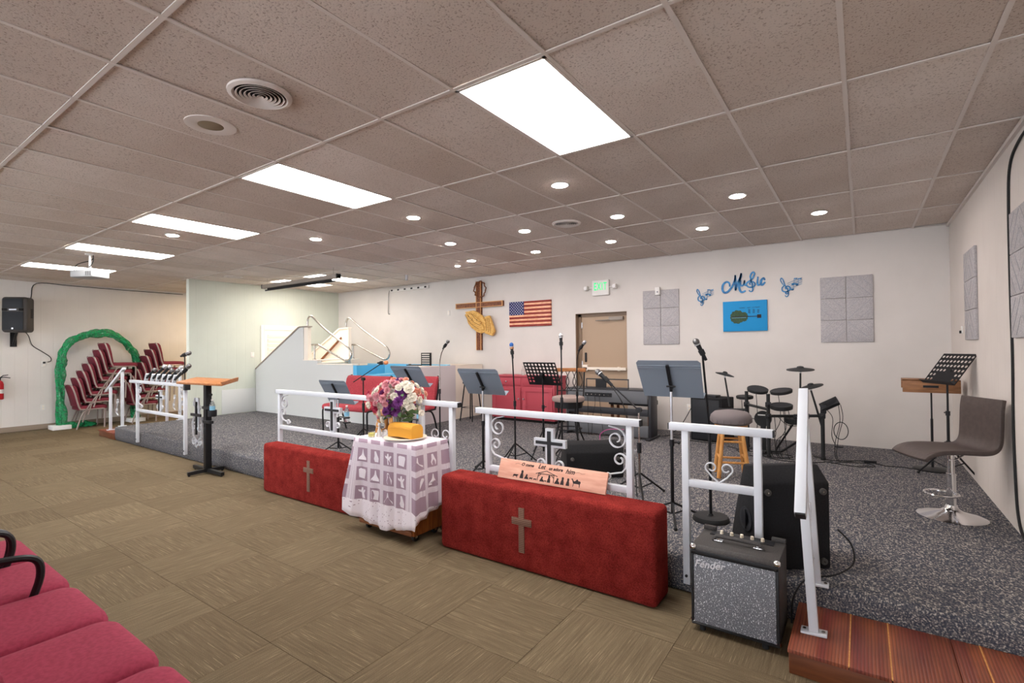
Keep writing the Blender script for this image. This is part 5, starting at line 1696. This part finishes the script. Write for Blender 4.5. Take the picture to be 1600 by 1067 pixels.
# small perforated folding stand on the tank
t = thing('tabletop_stand', 'small dark slotted tabletop music rack on the baptistry corner', 'music rack', (-6.93, 7.0, 1.27))
for k in range(6):
    MB().b2(-.12, .11, -.006, .006, .02 + k * .042, .04 + k * .042).build('slat', 'black_metal', t)
MB().b2(-.125, -.115, -.006, .006, 0, .25).b2(.105, .122, -.01, .03, 0, .25).b2(-.12, .11, -.05, .0, 0, .008).build('frame', 'black_metal', t)
t = thing('tank_tray', 'flat dark tray lying on the baptistry corner beside the rack', 'tray', (-7.2, 6.95, 1.27))
MB().b2(-.16, .14, -.06, .06, 0, .018).b2(-.14, -.1, -.02, .02, .018, .03).build('tray_body', 'black_plastic', t, bevel=.004)

# ------------------------------------------------------------------ green arch
t = thing('tulle_arch', 'white arch wrapped in green tulle around the stacked chairs', 'arch', (-13.72, 3.82, 0))
Ya, Ra, Zs = .66, .66, 1.36
path = [(0, -Ya, z_) for z_ in (.09, .4, .7, 1.0, 1.2)] + [(0, -Ra * math.cos(a), Zs + Ra * math.sin(a)) for a in [PI * k / 14 for k in range(15)]] + [(0, Ya, z_) for z_ in (1.2, 1.0, .7, .4, .09)]
MB().tube(path, .018, 8).build('hoop', 'white_paint', t)
for s in (-1, 1):
    MB().b2(-.17, .17, s * Ya - .15, s * Ya + .15, 0, .085).build('base_block', 'white_paint', t, bevel=.006)
random.seed(11)
def tulle(r0, seed, ph):
    b = MB()
    P = smooth_path(path, 4)
    N_ = len(P)
    vs, fs = [], []
    n = 16
    rnd_ = random.Random(seed)
    off = [rnd_.uniform(-1, 1) for _ in range(400)]
    for i, p in enumerate(P):
        d = (P[min(i + 1, N_ - 1)] - P[max(i - 1, 0)]).normalized()
        x_ = Vector((1, 0, 0))
        y_ = d.cross(x_)
        rr = r0 * (1 + .28 * math.sin(i * .42 + ph) + .1 * off[i])
        if i < 6 or i > N_ - 7:
            rr *= 1.25
        cx = x_ * .035 * math.sin(i * .28 + ph) + y_ * .035 * math.cos(i * .28 + ph)
        for k in range(n):
            a = 2 * PI * k / n
            q = rr * (1 + .3 * math.sin(2 * a + i * .22 + ph) + .12 * math.sin(5 * a - i * .3) + .05 * off[(i * 7 + k * 3) % 400])
            vs.append(p + cx + x_ * math.cos(a) * q + y_ * math.sin(a) * q)
    for i in range(N_ - 1):
        for k in range(n):
            fs.append([i * n + k, i * n + (k + 1) % n, (i + 1) * n + (k + 1) % n, (i + 1) * n + k])
    b.add(vs, fs)
    return b.build('tulle_wrap', 'tulle', t, smooth=80)
tulle(.055, 3, 0); tulle(.04, 9, 2.1); tulle(.03, 17, 4.2)
b = MB()
for k in range(7):
    b.ball((.02 * math.sin(k), -Ya + .1 + .07 * k, .05 + .03 * math.sin(k * 2)), .09, (.8, 1.1, .6 + .1 * (k % 3)), 10, 7)
b.build('tulle_trail', 'tulle', t, smooth=80)

# ------------------------------------------------------------------ left wall items
t = thing('wall_speaker', 'black loudspeaker mounted on the left wall by a bracket', 'speaker', (-13.68, 2.53, 2.0), rad(46))
pl = []
sec = [(-.2, -.15), (.2, -.15), (.215, -.1), (.17, .16), (-.17, .16), (-.215, -.1)]
t.scale = (1, 1, 1.12)
MB().prism(sec, .62, z0=0).build('shell', 'speaker_shell', t, bevel=.07, seg=5, smooth=60)
MB().b2(-.175, .175, -.165, -.15, .04, .36).build('grille', 'speaker_grille', t, bevel=.012)
MB().b2(-.165, .165, -.163, -.15, .43, .59).build('horn_cover', 'speaker_grille', t, bevel=.02)
MB().b2(-.18, -.1, -.166, -.15, .375, .42).b2(.1, .18, -.166, -.15, .375, .42).build('port', 'dark_void', t, bevel=.006)
MB().b2(-.06, .06, -.164, -.155, .388, .405).build('name_plate', 'silver', t)
MB().b2(-.012, .012, -.169, -.163, .055, .08).build('badge', 'silver', t)
MB().b2(.17, .2, .0, .08, .25, .42).build('side_handle', 'black_plastic', t, bevel=.01)
t = thing('speaker_bracket', 'black wall bracket under the left wall loudspeaker', 'bracket', (-14.06, 2.52, 1.72))
MB().b2(-.008, .012, -.05, .05, 0, .3).tube([(.012, 0, .06), (.25, 0, .27), (.3, 0, .298)], .022, 8).build('arm', 'black_metal', t)
tag(MB().tube(smooth_path([(-13.9, 2.72, 2.55), (-14.05, 2.78, 2.75), (-14.05, 2.86, 3.035), (-14.05, 3.4, 3.04), (-14.05, 4.4, 3.03), (-14.05, 5.6, 3.03)], 5), .008, 6).build('speaker_cable', 'black_rubber', None), 'thin black cable running up and along the top of the left wall', 'cable')
tag(MB().tube(smooth_path([(-13.9, 2.6, 2.08), (-13.98, 2.72, 1.96), (-14.05, 2.8, 1.75), (-14.055, 2.95, 1.62), (-14.055, 3.08, 1.5), (-14.055, 3.09, 1.42), (-14.055, 3.04, 1.4)], 5), .007, 6).build('hanging_wall_cable', 'black_rubber', None), 'black cord hanging from the wall loudspeaker to an outlet', 'cable')
def outlet(label, loc, rz, plug=False):
    o = thing('outlet', label, 'outlet', loc, rz)
    MB().b2(-.038, .038, -.008, 0, -.06, .06).build('cover_plate', 'white_plastic', o, bevel=.003)
    for z_ in (-.025, .025):
        MB().b2(-.016, .016, -.011, -.007, z_ - .015, z_ + .015).build('socket', 'cream', o, bevel=.003)
    if plug:
        MB().b2(-.018, .018, -.06, -.011, .008, .045).build('plug', 'black_plastic', o, bevel=.004)
outlet('white wall outlet low on the left wall beside the arch', (XL, 2.97, .45), PI / 2)
outlet('white wall outlet with a black plug below the loudspeaker', (XL, 2.98, 1.36), PI / 2, True)
outlet('white outlet low on the back wall behind the music stand', (-2.25, YB, .62), 0)
outlet('blank white switch plate on the back wall left of the wooden cross', (-7.34, YB, 2.37), 0)
outlet('white switch plate on the pale green wall beside the white door', (-11.19, 5.86, 1.5), PI / 2)
t = thing('fire_extinguisher', 'red fire extinguisher with a white band at the left edge', 'extinguisher', (-13.94, 2.3, .68))
MB().lathe([(.055, 0), (.065, .015), (.065, .3), (.05, .35), (.022, .375), (.02, .39)], 22).build('cylinder', 'ext_red', t)
MB().lathe([(.0665, .12), (.0665, .2), (.066, .2), (.066, .12)], 22, ring=True).build('label_band', 'white_plastic', t)
MB().b2(-.02, .02, -.02, .02, .385, .42).tube([(0, .0, .42), (.02, .06, .44), (.04, .15, .42)], .009, 6).tube([(0, .0, .42), (.02, .05, .47), (.03, .12, .48)], .009, 6).build('valve_handle', 'black_metal', t)
MB().tube(smooth_path([(0, -.02, .4), (.0, -.07, .36), (.02, -.085, .2), (.02, -.08, .06)]), .01, 6).build('hose', 'black_rubber', t)

# ------------------------------------------------------------------ ceiling-hung equipment
t = thing('projector', 'white projector hanging from the ceiling on the left', 'projector', (-9.5, 2.53, 2.71), rad(30))
MB().b2(-.19, .19, -.14, .14, 0, .11).build('body', 'projector_shell', t, bevel=.018, seg=3)
vt = MB().b2(.06, .165, -.1425, -.139, .02, .09).build('vent_panel', 'projector_shell', t)
for k in range(4):
    for j in range(3):
        MB().b2(.065 + j * .033, .09 + j * .033, -.1445, -.1424, .026 + k * .016, .034 + k * .016).build('vent_slot', 'dark_void', vt)
MB().cyl((-.192, -.06, .055), (-.22, -.06, .055), .035, n=20).build('lens', 'black_plastic', t)
MB().cyl((0, 0, .11), (0, 0, .362), .016, n=12).lathe([(.06, .11), (.05, .13), (.02, .16)], 16).lathe([(.016, .34), (.06, .355), (.06, .3625)], 16).build('mount_pole', 'white_plastic', t)
MB().tube(smooth_path([(.03, .02, .36), (.05, .0, .25), (.0, -.02, .16), (-.2, .0, .1), (-.26, .0, .13), (-.22, .02, .22), (0, .03, .28), (.02, .03, .36)]), .006, 6).build('cable', 'black_rubber', t)
t = thing('projector_screen', 'rolled-up projector screen case hanging below the ceiling', 'projector screen', (-8.85, 5.52, 2.9))
MB().b2(-1.25, 1.25, -.04, .04, -.03, .045).build('case', 'screen_case', t, bevel=.01)
MB().b2(-1.25, -1.235, -.045, .045, -.035, .05).b2(1.235, 1.25, -.045, .045, -.035, .05).build('end_cap', 'speaker_shell', t)
MB().b2(-1.17, 1.13, -.012, .012, -.085, -.06).b2(-1.1, 1.06, -.002, .002, -.062, -.028).build('weight_bar', 'black_metal', t)
for x in (-1.1, 1.1):
    MB().cyl((x, 0, .045), (x, 0, .171), .004, n=6).build('hanger', 'steel', t)
t = thing('socket_bar', 'white bar with black sockets high on the back wall', 'socket bar', (-8.54, 8.09, 2.985))
MB().b2(-.63, .63, -.02, .028, -.03, .03).build('bar', 'white_plastic', t, bevel=.004)
for k in range(6):
    MB().b2(-.55 + k * .22 - .03, -.55 + k * .22 + .03, -.028, -.019, -.018, .018).build('socket', 'black_plastic', t, bevel=.003)
MB().tube(smooth_path([(-.62, -.03, .0), (-.66, -.02, -.1), (-.7, .0, -.4), (-.71, .01, -.54), (-.66, .01, -.55)]), .007, 6).build('cord', 'black_rubber', t)
tag(MB().cyl((0, 0, 0), (0, 0, -.09), .03, n=14).lathe([(.03, -.09), (.02, -.11), (.001, -.115)], 14).build('ceiling_sensor', 'silver', None, (-7.4, 6.95, ZC)), 'small grey sensor hanging from the ceiling near the socket bar', 'sensor')

# ------------------------------------------------------------------ back wall decor
t = thing('wall_cross', 'wooden cross with a ring on the back wall', 'cross', (-6.47, YB - .02, 1.56))
MB().b2(-.065, .065, -.035, .018, 0, 1.42).build('upright', 'wood_cross', t, bevel=.004)
MB().b2(-.065, -.05, -.04, -.034, 0, 1.42).b2(.05, .065, -.04, -.034, 0, 1.42).build('edge_strip', 'wood_edge', t)
MB().b2(-.62, .62, -.036, .018, .88, .99).build('crossbeam', 'wood_cross', t, bevel=.004)
MB().b2(-.62, .62, -.041, -.035, .88, .894).b2(-.62, .62, -.041, -.035, .976, .99).b2(.6, .62, -.041, -.035, .894, .976).b2(-.62, -.6, -.041, -.035, .894, .976).build('edge_strip', 'wood_edge', t)
rg = []
for i in range(60):
    a = 2 * PI * i / 60
    rg.append((.06 + .15 * math.cos(a) + .008 * math.sin(a * 11), -.06 + .01 * math.cos(a * 7), 1.25 + .16 * math.sin(a) + .008 * math.cos(a * 9)))
cr_ = MB().tube(rg, .011, 6, closed=True).tube([(p[0] * .99 + .004, p[1] + .012 * math.sin(i), p[2] + .01 * math.cos(i * 1.3)) for i, p in enumerate(rg)], .008, 5, closed=True)
for i in range(0, 60, 4):
    p = Vector(rg[i])
    d = (p - Vector((.06, -.06, 1.25))).normalized()
    cr_.cyl(p, p + d * .035 + Vector((0, -.01, 0)), .005, .001, 5)
cr_.build('thorn_ring', 'wood_brown', t)
t = thing('praying_hands', 'carved pale wooden praying hands in front of the wall cross', 'carving', (-6.47, YB - .06, 1.9))
hd_ = [(-.33, .46), (-.29, .42), (-.34, .41), (-.28, .33), (-.24, .22), (-.15, .12), (0, .03), (.1, -.0), (.2, .02), (.24, .12), (.22, .24), (.14, .36), (.02, .44), (-.1, .48), (-.24, .47)]
MB().prism(hd_, .05, Matrix(((1, 0, 0, 0), (0, 0, -1, 0), (0, 1, 0, 0), (0, 0, 0, 1)))).build('palm', 'pine_carved', t, bevel=.02, seg=3, smooth=60)
hd2 = [(-.3, .4), (-.24, .3), (-.1, .16), (.1, .06), (.2, .07), (.18, .16), (.08, .28), (-.06, .38), (-.2, .43)]
MB().prism(hd2, .03, Matrix(((1, 0, 0, 0), (0, 0, -1, -.05), (0, 1, 0, 0), (0, 0, 0, 1)))).build('hand', 'pine_carved', t, bevel=.014, seg=3, smooth=60)
for k, (a, c) in enumerate((((-.27, .37), (.06, .1)), ((-.22, .4), (.12, .16)), ((-.12, .42), (.16, .22)))):
    MB().tube(smooth_path([(a[0], -.082, a[1]), ((a[0] + c[0]) / 2 - .02, -.084, (a[1] + c[1]) / 2 - .03), (c[0], -.082, c[1])]), .004, 5).build('finger_line', 'pine_dark', t)
for x, z_ in ((-.2, .36), (-.1, .3), (.02, .28), (.13, .2)):
    MB().ball((x, -.08, z_), .014, (1, .4, 1), 8, 6).build('knot', 'pine_dark', t)
cf = [(.2, .0), (.4, -.06), (.46, .04), (.33, .36), (.2, .34), (.25, .14)]
MB().prism(cf, .07, Matrix(((1, 0, 0, 0), (0, 0, -1, 0), (0, 1, 0, 0), (0, 0, 0, 1)))).build('cuff', 'pine_carved', t, bevel=.02, seg=3, smooth=60)
for k in range(3):
    MB().tube([(.27 + .05 * k, -.073, .05 - .02 * k), (.25 + .04 * k, -.073, .3)], .005, 5).build('cuff_groove', 'pine_dark', t)

t = thing('wooden_flag', 'wooden American flag of horizontal slats on the back wall', 'flag', (-5.23, YB - .012, 2.012))
for k in range(13):
    z0_, z1_ = .489 * k / 13, .489 * (k + 1) / 13
    x0_ = -.475 if k < 6 else -.125
    MB().b2(x0_, .475, -.022 - .004 * (k % 2), .012, z0_ + .001, z1_ - .001).build('slat', 'flag_red' if k % 2 == 0 else 'flag_tan', t, bevel=.002)
un = MB().b2(-.475, -.126, -.026, .012, .2265, .489).build('union', 'flag_blue', t, bevel=.002)
sb = MB()
for r_ in range(9):
    for c_ in range(6 if r_ % 2 == 0 else 5):
        x_ = -.475 + .349 * ((c_ + .5) / 6 if r_ % 2 == 0 else (c_ + 1) / 6)
        z_ = .2265 + .2625 * (r_ + .5) / 9
        poly = [(x_ + (.0125 if q % 2 == 0 else .0052) * math.sin(q * PI / 5), z_ + (.0125 if q % 2 == 0 else .0052) * math.cos(q * PI / 5)) for q in range(10)]
        sb.prism(poly, .003, Matrix.Translation((0, -.026, 0)) @ MXZ)
sbo = sb.build('stars', 'white_plastic', un, smooth=0)
sbo['kind'] = 'stuff'

t = thing('exit_sign', 'lit green exit sign with emergency lamps above the door', 'exit sign', (-3.737, YB - .03, 2.505))
MB().b2(-.16, .16, -.025, .03, 0, .27).build('housing', 'white_plastic', t, bevel=.012)
me = text_mesh('lettering', 'EXIT', .2, 'exit_green', .002, 0, bold=.002, space=1.2)
o = obj('lettering', me, t, (0, -.027, .15))
o.rotation_euler = (PI / 2, 0, 0)
o.scale = (.52, .95, 1)
for s in (-1, 1):
    hd_ = MB().cyl((s * .16, 0, .14), (s * .23, 0, .14), .014, n=8).box((s * .27, -.02, .14), (.06, .08, .075)).build('lamp_head', 'white_plastic', t, bevel=.008)
    MB().cyl((s * .27, -.06, .14), (s * .27, -.068, .14), .03, n=16).build('lamp_lens', 'white_paint', hd_)

def acoustic(label, loc, rz, sensor=False):
    t = thing('acoustic_panel', label, 'acoustic panel', loc, rz, 'grey acoustic panels on the walls')
    k = 0
    for i in range(2):
        for j in range(3):
            x0_, z0_ = (i - 1) * .298, j * .297
            tl = MB().b2(x0_ + .002, x0_ + .296, -.022, 0, z0_ + .002, z0_ + .295).build('panel_tile', 'acoustic', t, bevel=.004)
            fl_ = (i + j) % 2
            for q in range(-1, 2):
                a, c = (x0_ + .02, z0_ + .15 + q * .1), (x0_ + .278, z0_ + .15 + q * .1)
                if q == 0:
                    a, c = (x0_ + .02, z0_ + .02), (x0_ + .278, z0_ + .278)
                elif q < 0:
                    a, c = (x0_ + .15, z0_ + .02), (x0_ + .278, z0_ + .15)
                else:
                    a, c = (x0_ + .02, z0_ + .15), (x0_ + .15, z0_ + .278)
                if fl_:
                    a, c = (2 * x0_ + .298 - a[0], a[1]), (2 * x0_ + .298 - c[0], c[1])
                MB().bar([(a[0], -.0225, a[1]), (c[0], -.0225, c[1])], .002, .004, (0, 1, 0)).build('groove', 'grille_silver', tl)
    return t
acoustic('grey acoustic panel on the back wall right of the exit door', (-2.685, YB - .001, 1.633), 0)
acoustic('grey acoustic panel on the back wall at the right of the music decor', (-.16, YB - .001, 1.633), 0)
acoustic('grey acoustic panel on the right wall near the corner', (XR - .001, 6.65, 1.635), PI / 2 + PI)
acoustic('grey acoustic panel on the right wall at the picture edge', (XR - .001, 4.69, 1.635), PI / 2 + PI)
t = thing('wall_sensor', 'small white sensor box on top of the left acoustic panel', 'sensor', (-2.72, YB - .024, 2.44))
MB().b2(-.04, .04, -.05, -.0, 0, .13).build('sensor_body', 'white_plastic', t, bevel=.008)
MB().ball((0, -.05, .05), .015, n=10, m=6).build('sensor_eye', 'silver', t)

# music lettering: thick flat strokes
def stroke(b, pts, w0=.035, dp=.012, n=8, y=0.0):
    P = smooth_path([(p[0], 0, p[1]) for p in pts], n)
    vs, fs = [], []
    k = len(P)
    for i, p in enumerate(P):
        d = (P[min(i + 1, k - 1)] - P[max(i - 1, 0)]).normalized()
        q = Vector((-d.z, 0, d.x))
        t_ = i / (k - 1)
        w_ = w0 * (.45 + .55 * math.sin(PI * min(1, max(0, .12 + .76 * t_)))) / 2
        for s, yy in ((-1, y), (1, y), (1, y - dp), (-1, y - dp)):
            vs.append(p + q * w_ * s + Vector((0, yy, 0)))
    for i in range(k - 1):
        for j in range(4):
            fs.append([i * 4 + j, i * 4 + (j + 1) % 4, i * 4 + 4 + (j + 1) % 4, i * 4 + 4 + j])
    fs += [[3, 2, 1, 0], [4 * k - 4 + j for j in range(4)]]
    b.add(vs, fs)
# points read off the lettering, in metres from its lower left
t = thing('music_lettering', 'blue metal script word Music on the back wall', 'wall decor', (-1.74, YB - .001, 2.40))
S_ = .6 / 590.0
def mp_(l):
    return [((x - 455) * S_, (370 - y + (x - 455) * -.05) * S_ ) for x, y in l]
letters = {'letter_m': [[(570, 270), (560, 215), (520, 200), (475, 240), (465, 310), (490, 355), (540, 345), (600, 270), (640, 170), (645, 100)], [(645, 100), (648, 210), (645, 330)], [(645, 330), (680, 220), (720, 130), (728, 75)], [(728, 75), (705, 200), (700, 300), (730, 355), (785, 335)]],
           'letter_u': [[(722, 180), (718, 235), (736, 264), (762, 235), (772, 180)], [(772, 180), (770, 240), (790, 262)]],
           'treble_clef_letter': [[(830, 330), (850, 350), (875, 340), (880, 290), (865, 200), (850, 130), (870, 80), (895, 68), (905, 100), (870, 170), (810, 215), (795, 250), (830, 285), (890, 280), (910, 240), (880, 205), (840, 225), (850, 250)]],
           'letter_i': [[(952, 135), (945, 190), (944, 240), (958, 258), (985, 245)]],
           'letter_c': [[(1040, 190), (1025, 160), (995, 190), (990, 240), (1010, 255), (1045, 215)]]}
for nm, sts in letters.items():
    b = MB()
    for s in sts:
        stroke(b, mp_(s), {'letter_u': .022, 'letter_i': .026, 'treble_clef_letter': .022}.get(nm, .032))
    b.build(nm, 'decor_blue', t, smooth=40)
def clef_decor(label, loc, sc_):
    t = thing('music_note_decor', label, 'wall decor', loc, 0, 'blue treble clef wall decorations')
    b = MB()
    q = lambda l: [(x * sc_, z_ * sc_) for x, z_ in l]
    stroke(b, q([(.1, .02), (.07, .03), (.09, .065), (.12, .05), (.12, 0.0), (.09, -.04), (.06, -.01)][::-1] + [(.12, .05), (.1, .12), (.06, .2), (.03, .3), (.0, .34), (-.015, .3), (.01, .24), (.05, .18)]), .02 * sc_)
    stroke(b, q([(.05, .19), (.01, .14), (.02, .08), (.08, .06), (.14, .09), (.15, .14), (.11, .17), (.07, .15), (.08, .11)]), .026 * sc_)
    b.build('clef', 'decor_blue', t, smooth=40)
    for k in range(4):
        b = MB()
        stroke(b, q([(.1, .12 + .035 * k), (.22, .15 + .04 * k), (.36, .2 + .04 * k)]), .006 * sc_, .005, y=-.004)
        b.build('staff_line', 'decor_blue', t)
    for x, z_ in ((.19, .1), (.27, .19), (.2, .2)):
        n_ = MB().ball((x * sc_, -.012, z_ * sc_), .02 * sc_, (1.3, .4, 1), 10, 6).build('note', 'decor_blue', t)
        MB().b2((x + .02) * sc_, (x + .026) * sc_, -.015, -.007, z_ * sc_, (z_ + .12) * sc_).b2((x + .02) * sc_, (x + .08) * sc_, -.015, -.007, (z_ + .1) * sc_, (z_ + .12) * sc_).build('note_stem', 'decor_blue', n_)
clef_decor('smaller blue treble clef with notes left of the word Music', (-2.1, YB - .001, 2.26), .68)
clef_decor('larger blue treble clef with notes right of the word Music', (-.93, YB - .001, 2.32), .72)

t = thing('guitar_canvas', 'bright blue canvas with a leafy guitar picture below the music lettering', 'picture', (-1.42, YB - .001, 1.815))
MB().b2(-.303, .303, -.03, 0, 0, .453).build('canvas', 'canvas_blue', t, bevel=.004)
cy_ = .215
gu = []
for k in range(48):
    a = 2 * PI * k / 48
    gu.append((-.1 + .1 * math.cos(a) + .004 * math.sin(a * 13), cy_ + .1 * math.sin(a) + .004 * math.cos(a * 11)))
MB().prism(gu, .002, Matrix.Translation((0, -.03, 0)) @ MXZ).build('guitar_body', 'foliage_print', t, smooth=0)
gu = [(-.005 + .05 * math.cos(2 * PI * k / 32) + .004 * math.sin(k * 2.4), cy_ + .07 * math.sin(2 * PI * k / 32) + .003 * math.cos(k * 2)) for k in range(32)]
MB().prism(gu, .0025, Matrix.Translation((0, -.03, 0)) @ MXZ).build('guitar_body', 'foliage_print', t, smooth=0)
MB().b2(-.18, .2, -.034, -.03, cy_ - .004, cy_ + .006).b2(.17, .225, -.0345, -.03, cy_ - .026, cy_ + .026).build('guitar_neck', 'ink', t)
MB().b2(-.18, .02, -.0345, -.034, cy_ - .016, cy_ - .010).build('water_line', 'bottle_label', t)
b = MB()
rs = random.Random(4)
for wd_, x_ in ((7, -.075), (4, .035), (2, .105), (6, .14)):
    pts = [(x_ + i * .0115, .345 + (.012 if i % 2 else -.004) * rs.uniform(.5, 1.3)) for i in range(wd_ + 1)]
    stroke(b, pts, .005, .001, 5, -.03)
for x_ in (.05, .11, .17):
    for r_ in range(3):
        pts = [(x_ + i * .01, .31 - r_ * .02 + (.008 if i % 2 else -.005) * rs.uniform(.6, 1.3)) for i in range(4)]
        stroke(b, pts, .006, .001, 5, -.03)
b.build('script_strokes', 'ink', t)

# right wall cable and small wall marks
tag(MB().tube(smooth_path([(XR - .01, 4.3, 2.98), (XR - .01, 4.72, 2.97), (XR - .008, 5.0, 2.88), (XR - .008, 5.07, 2.6), (XR - .008, 5.07, 2.0), (XR - .008, 5.05, 1.5), (XR - .008, 5.07, 1.0), (XR - .008, 5.04, .6), (XR - .008, 4.99, .38), (XR - .012, 4.85, .27), (XR - .012, 4.6, .252)], 6), .009, 6).build('wall_cable', 'black_rubber', None), 'black cable running down the right wall beside the edge acoustic panel', 'cable')
t = thing('wall_hook', 'small chipped wall hook on the right wall near the corner', 'hook', (XR, 7.25, 1.74))
MB().b2(-.012, 0, -.03, .03, -.03, .05).build('plate', 'white_plastic', t, bevel=.003)
MB().b2(-.03, -.01, -.012, .012, -.03, .0).build('hook', 'black_plastic', t, bevel=.003)
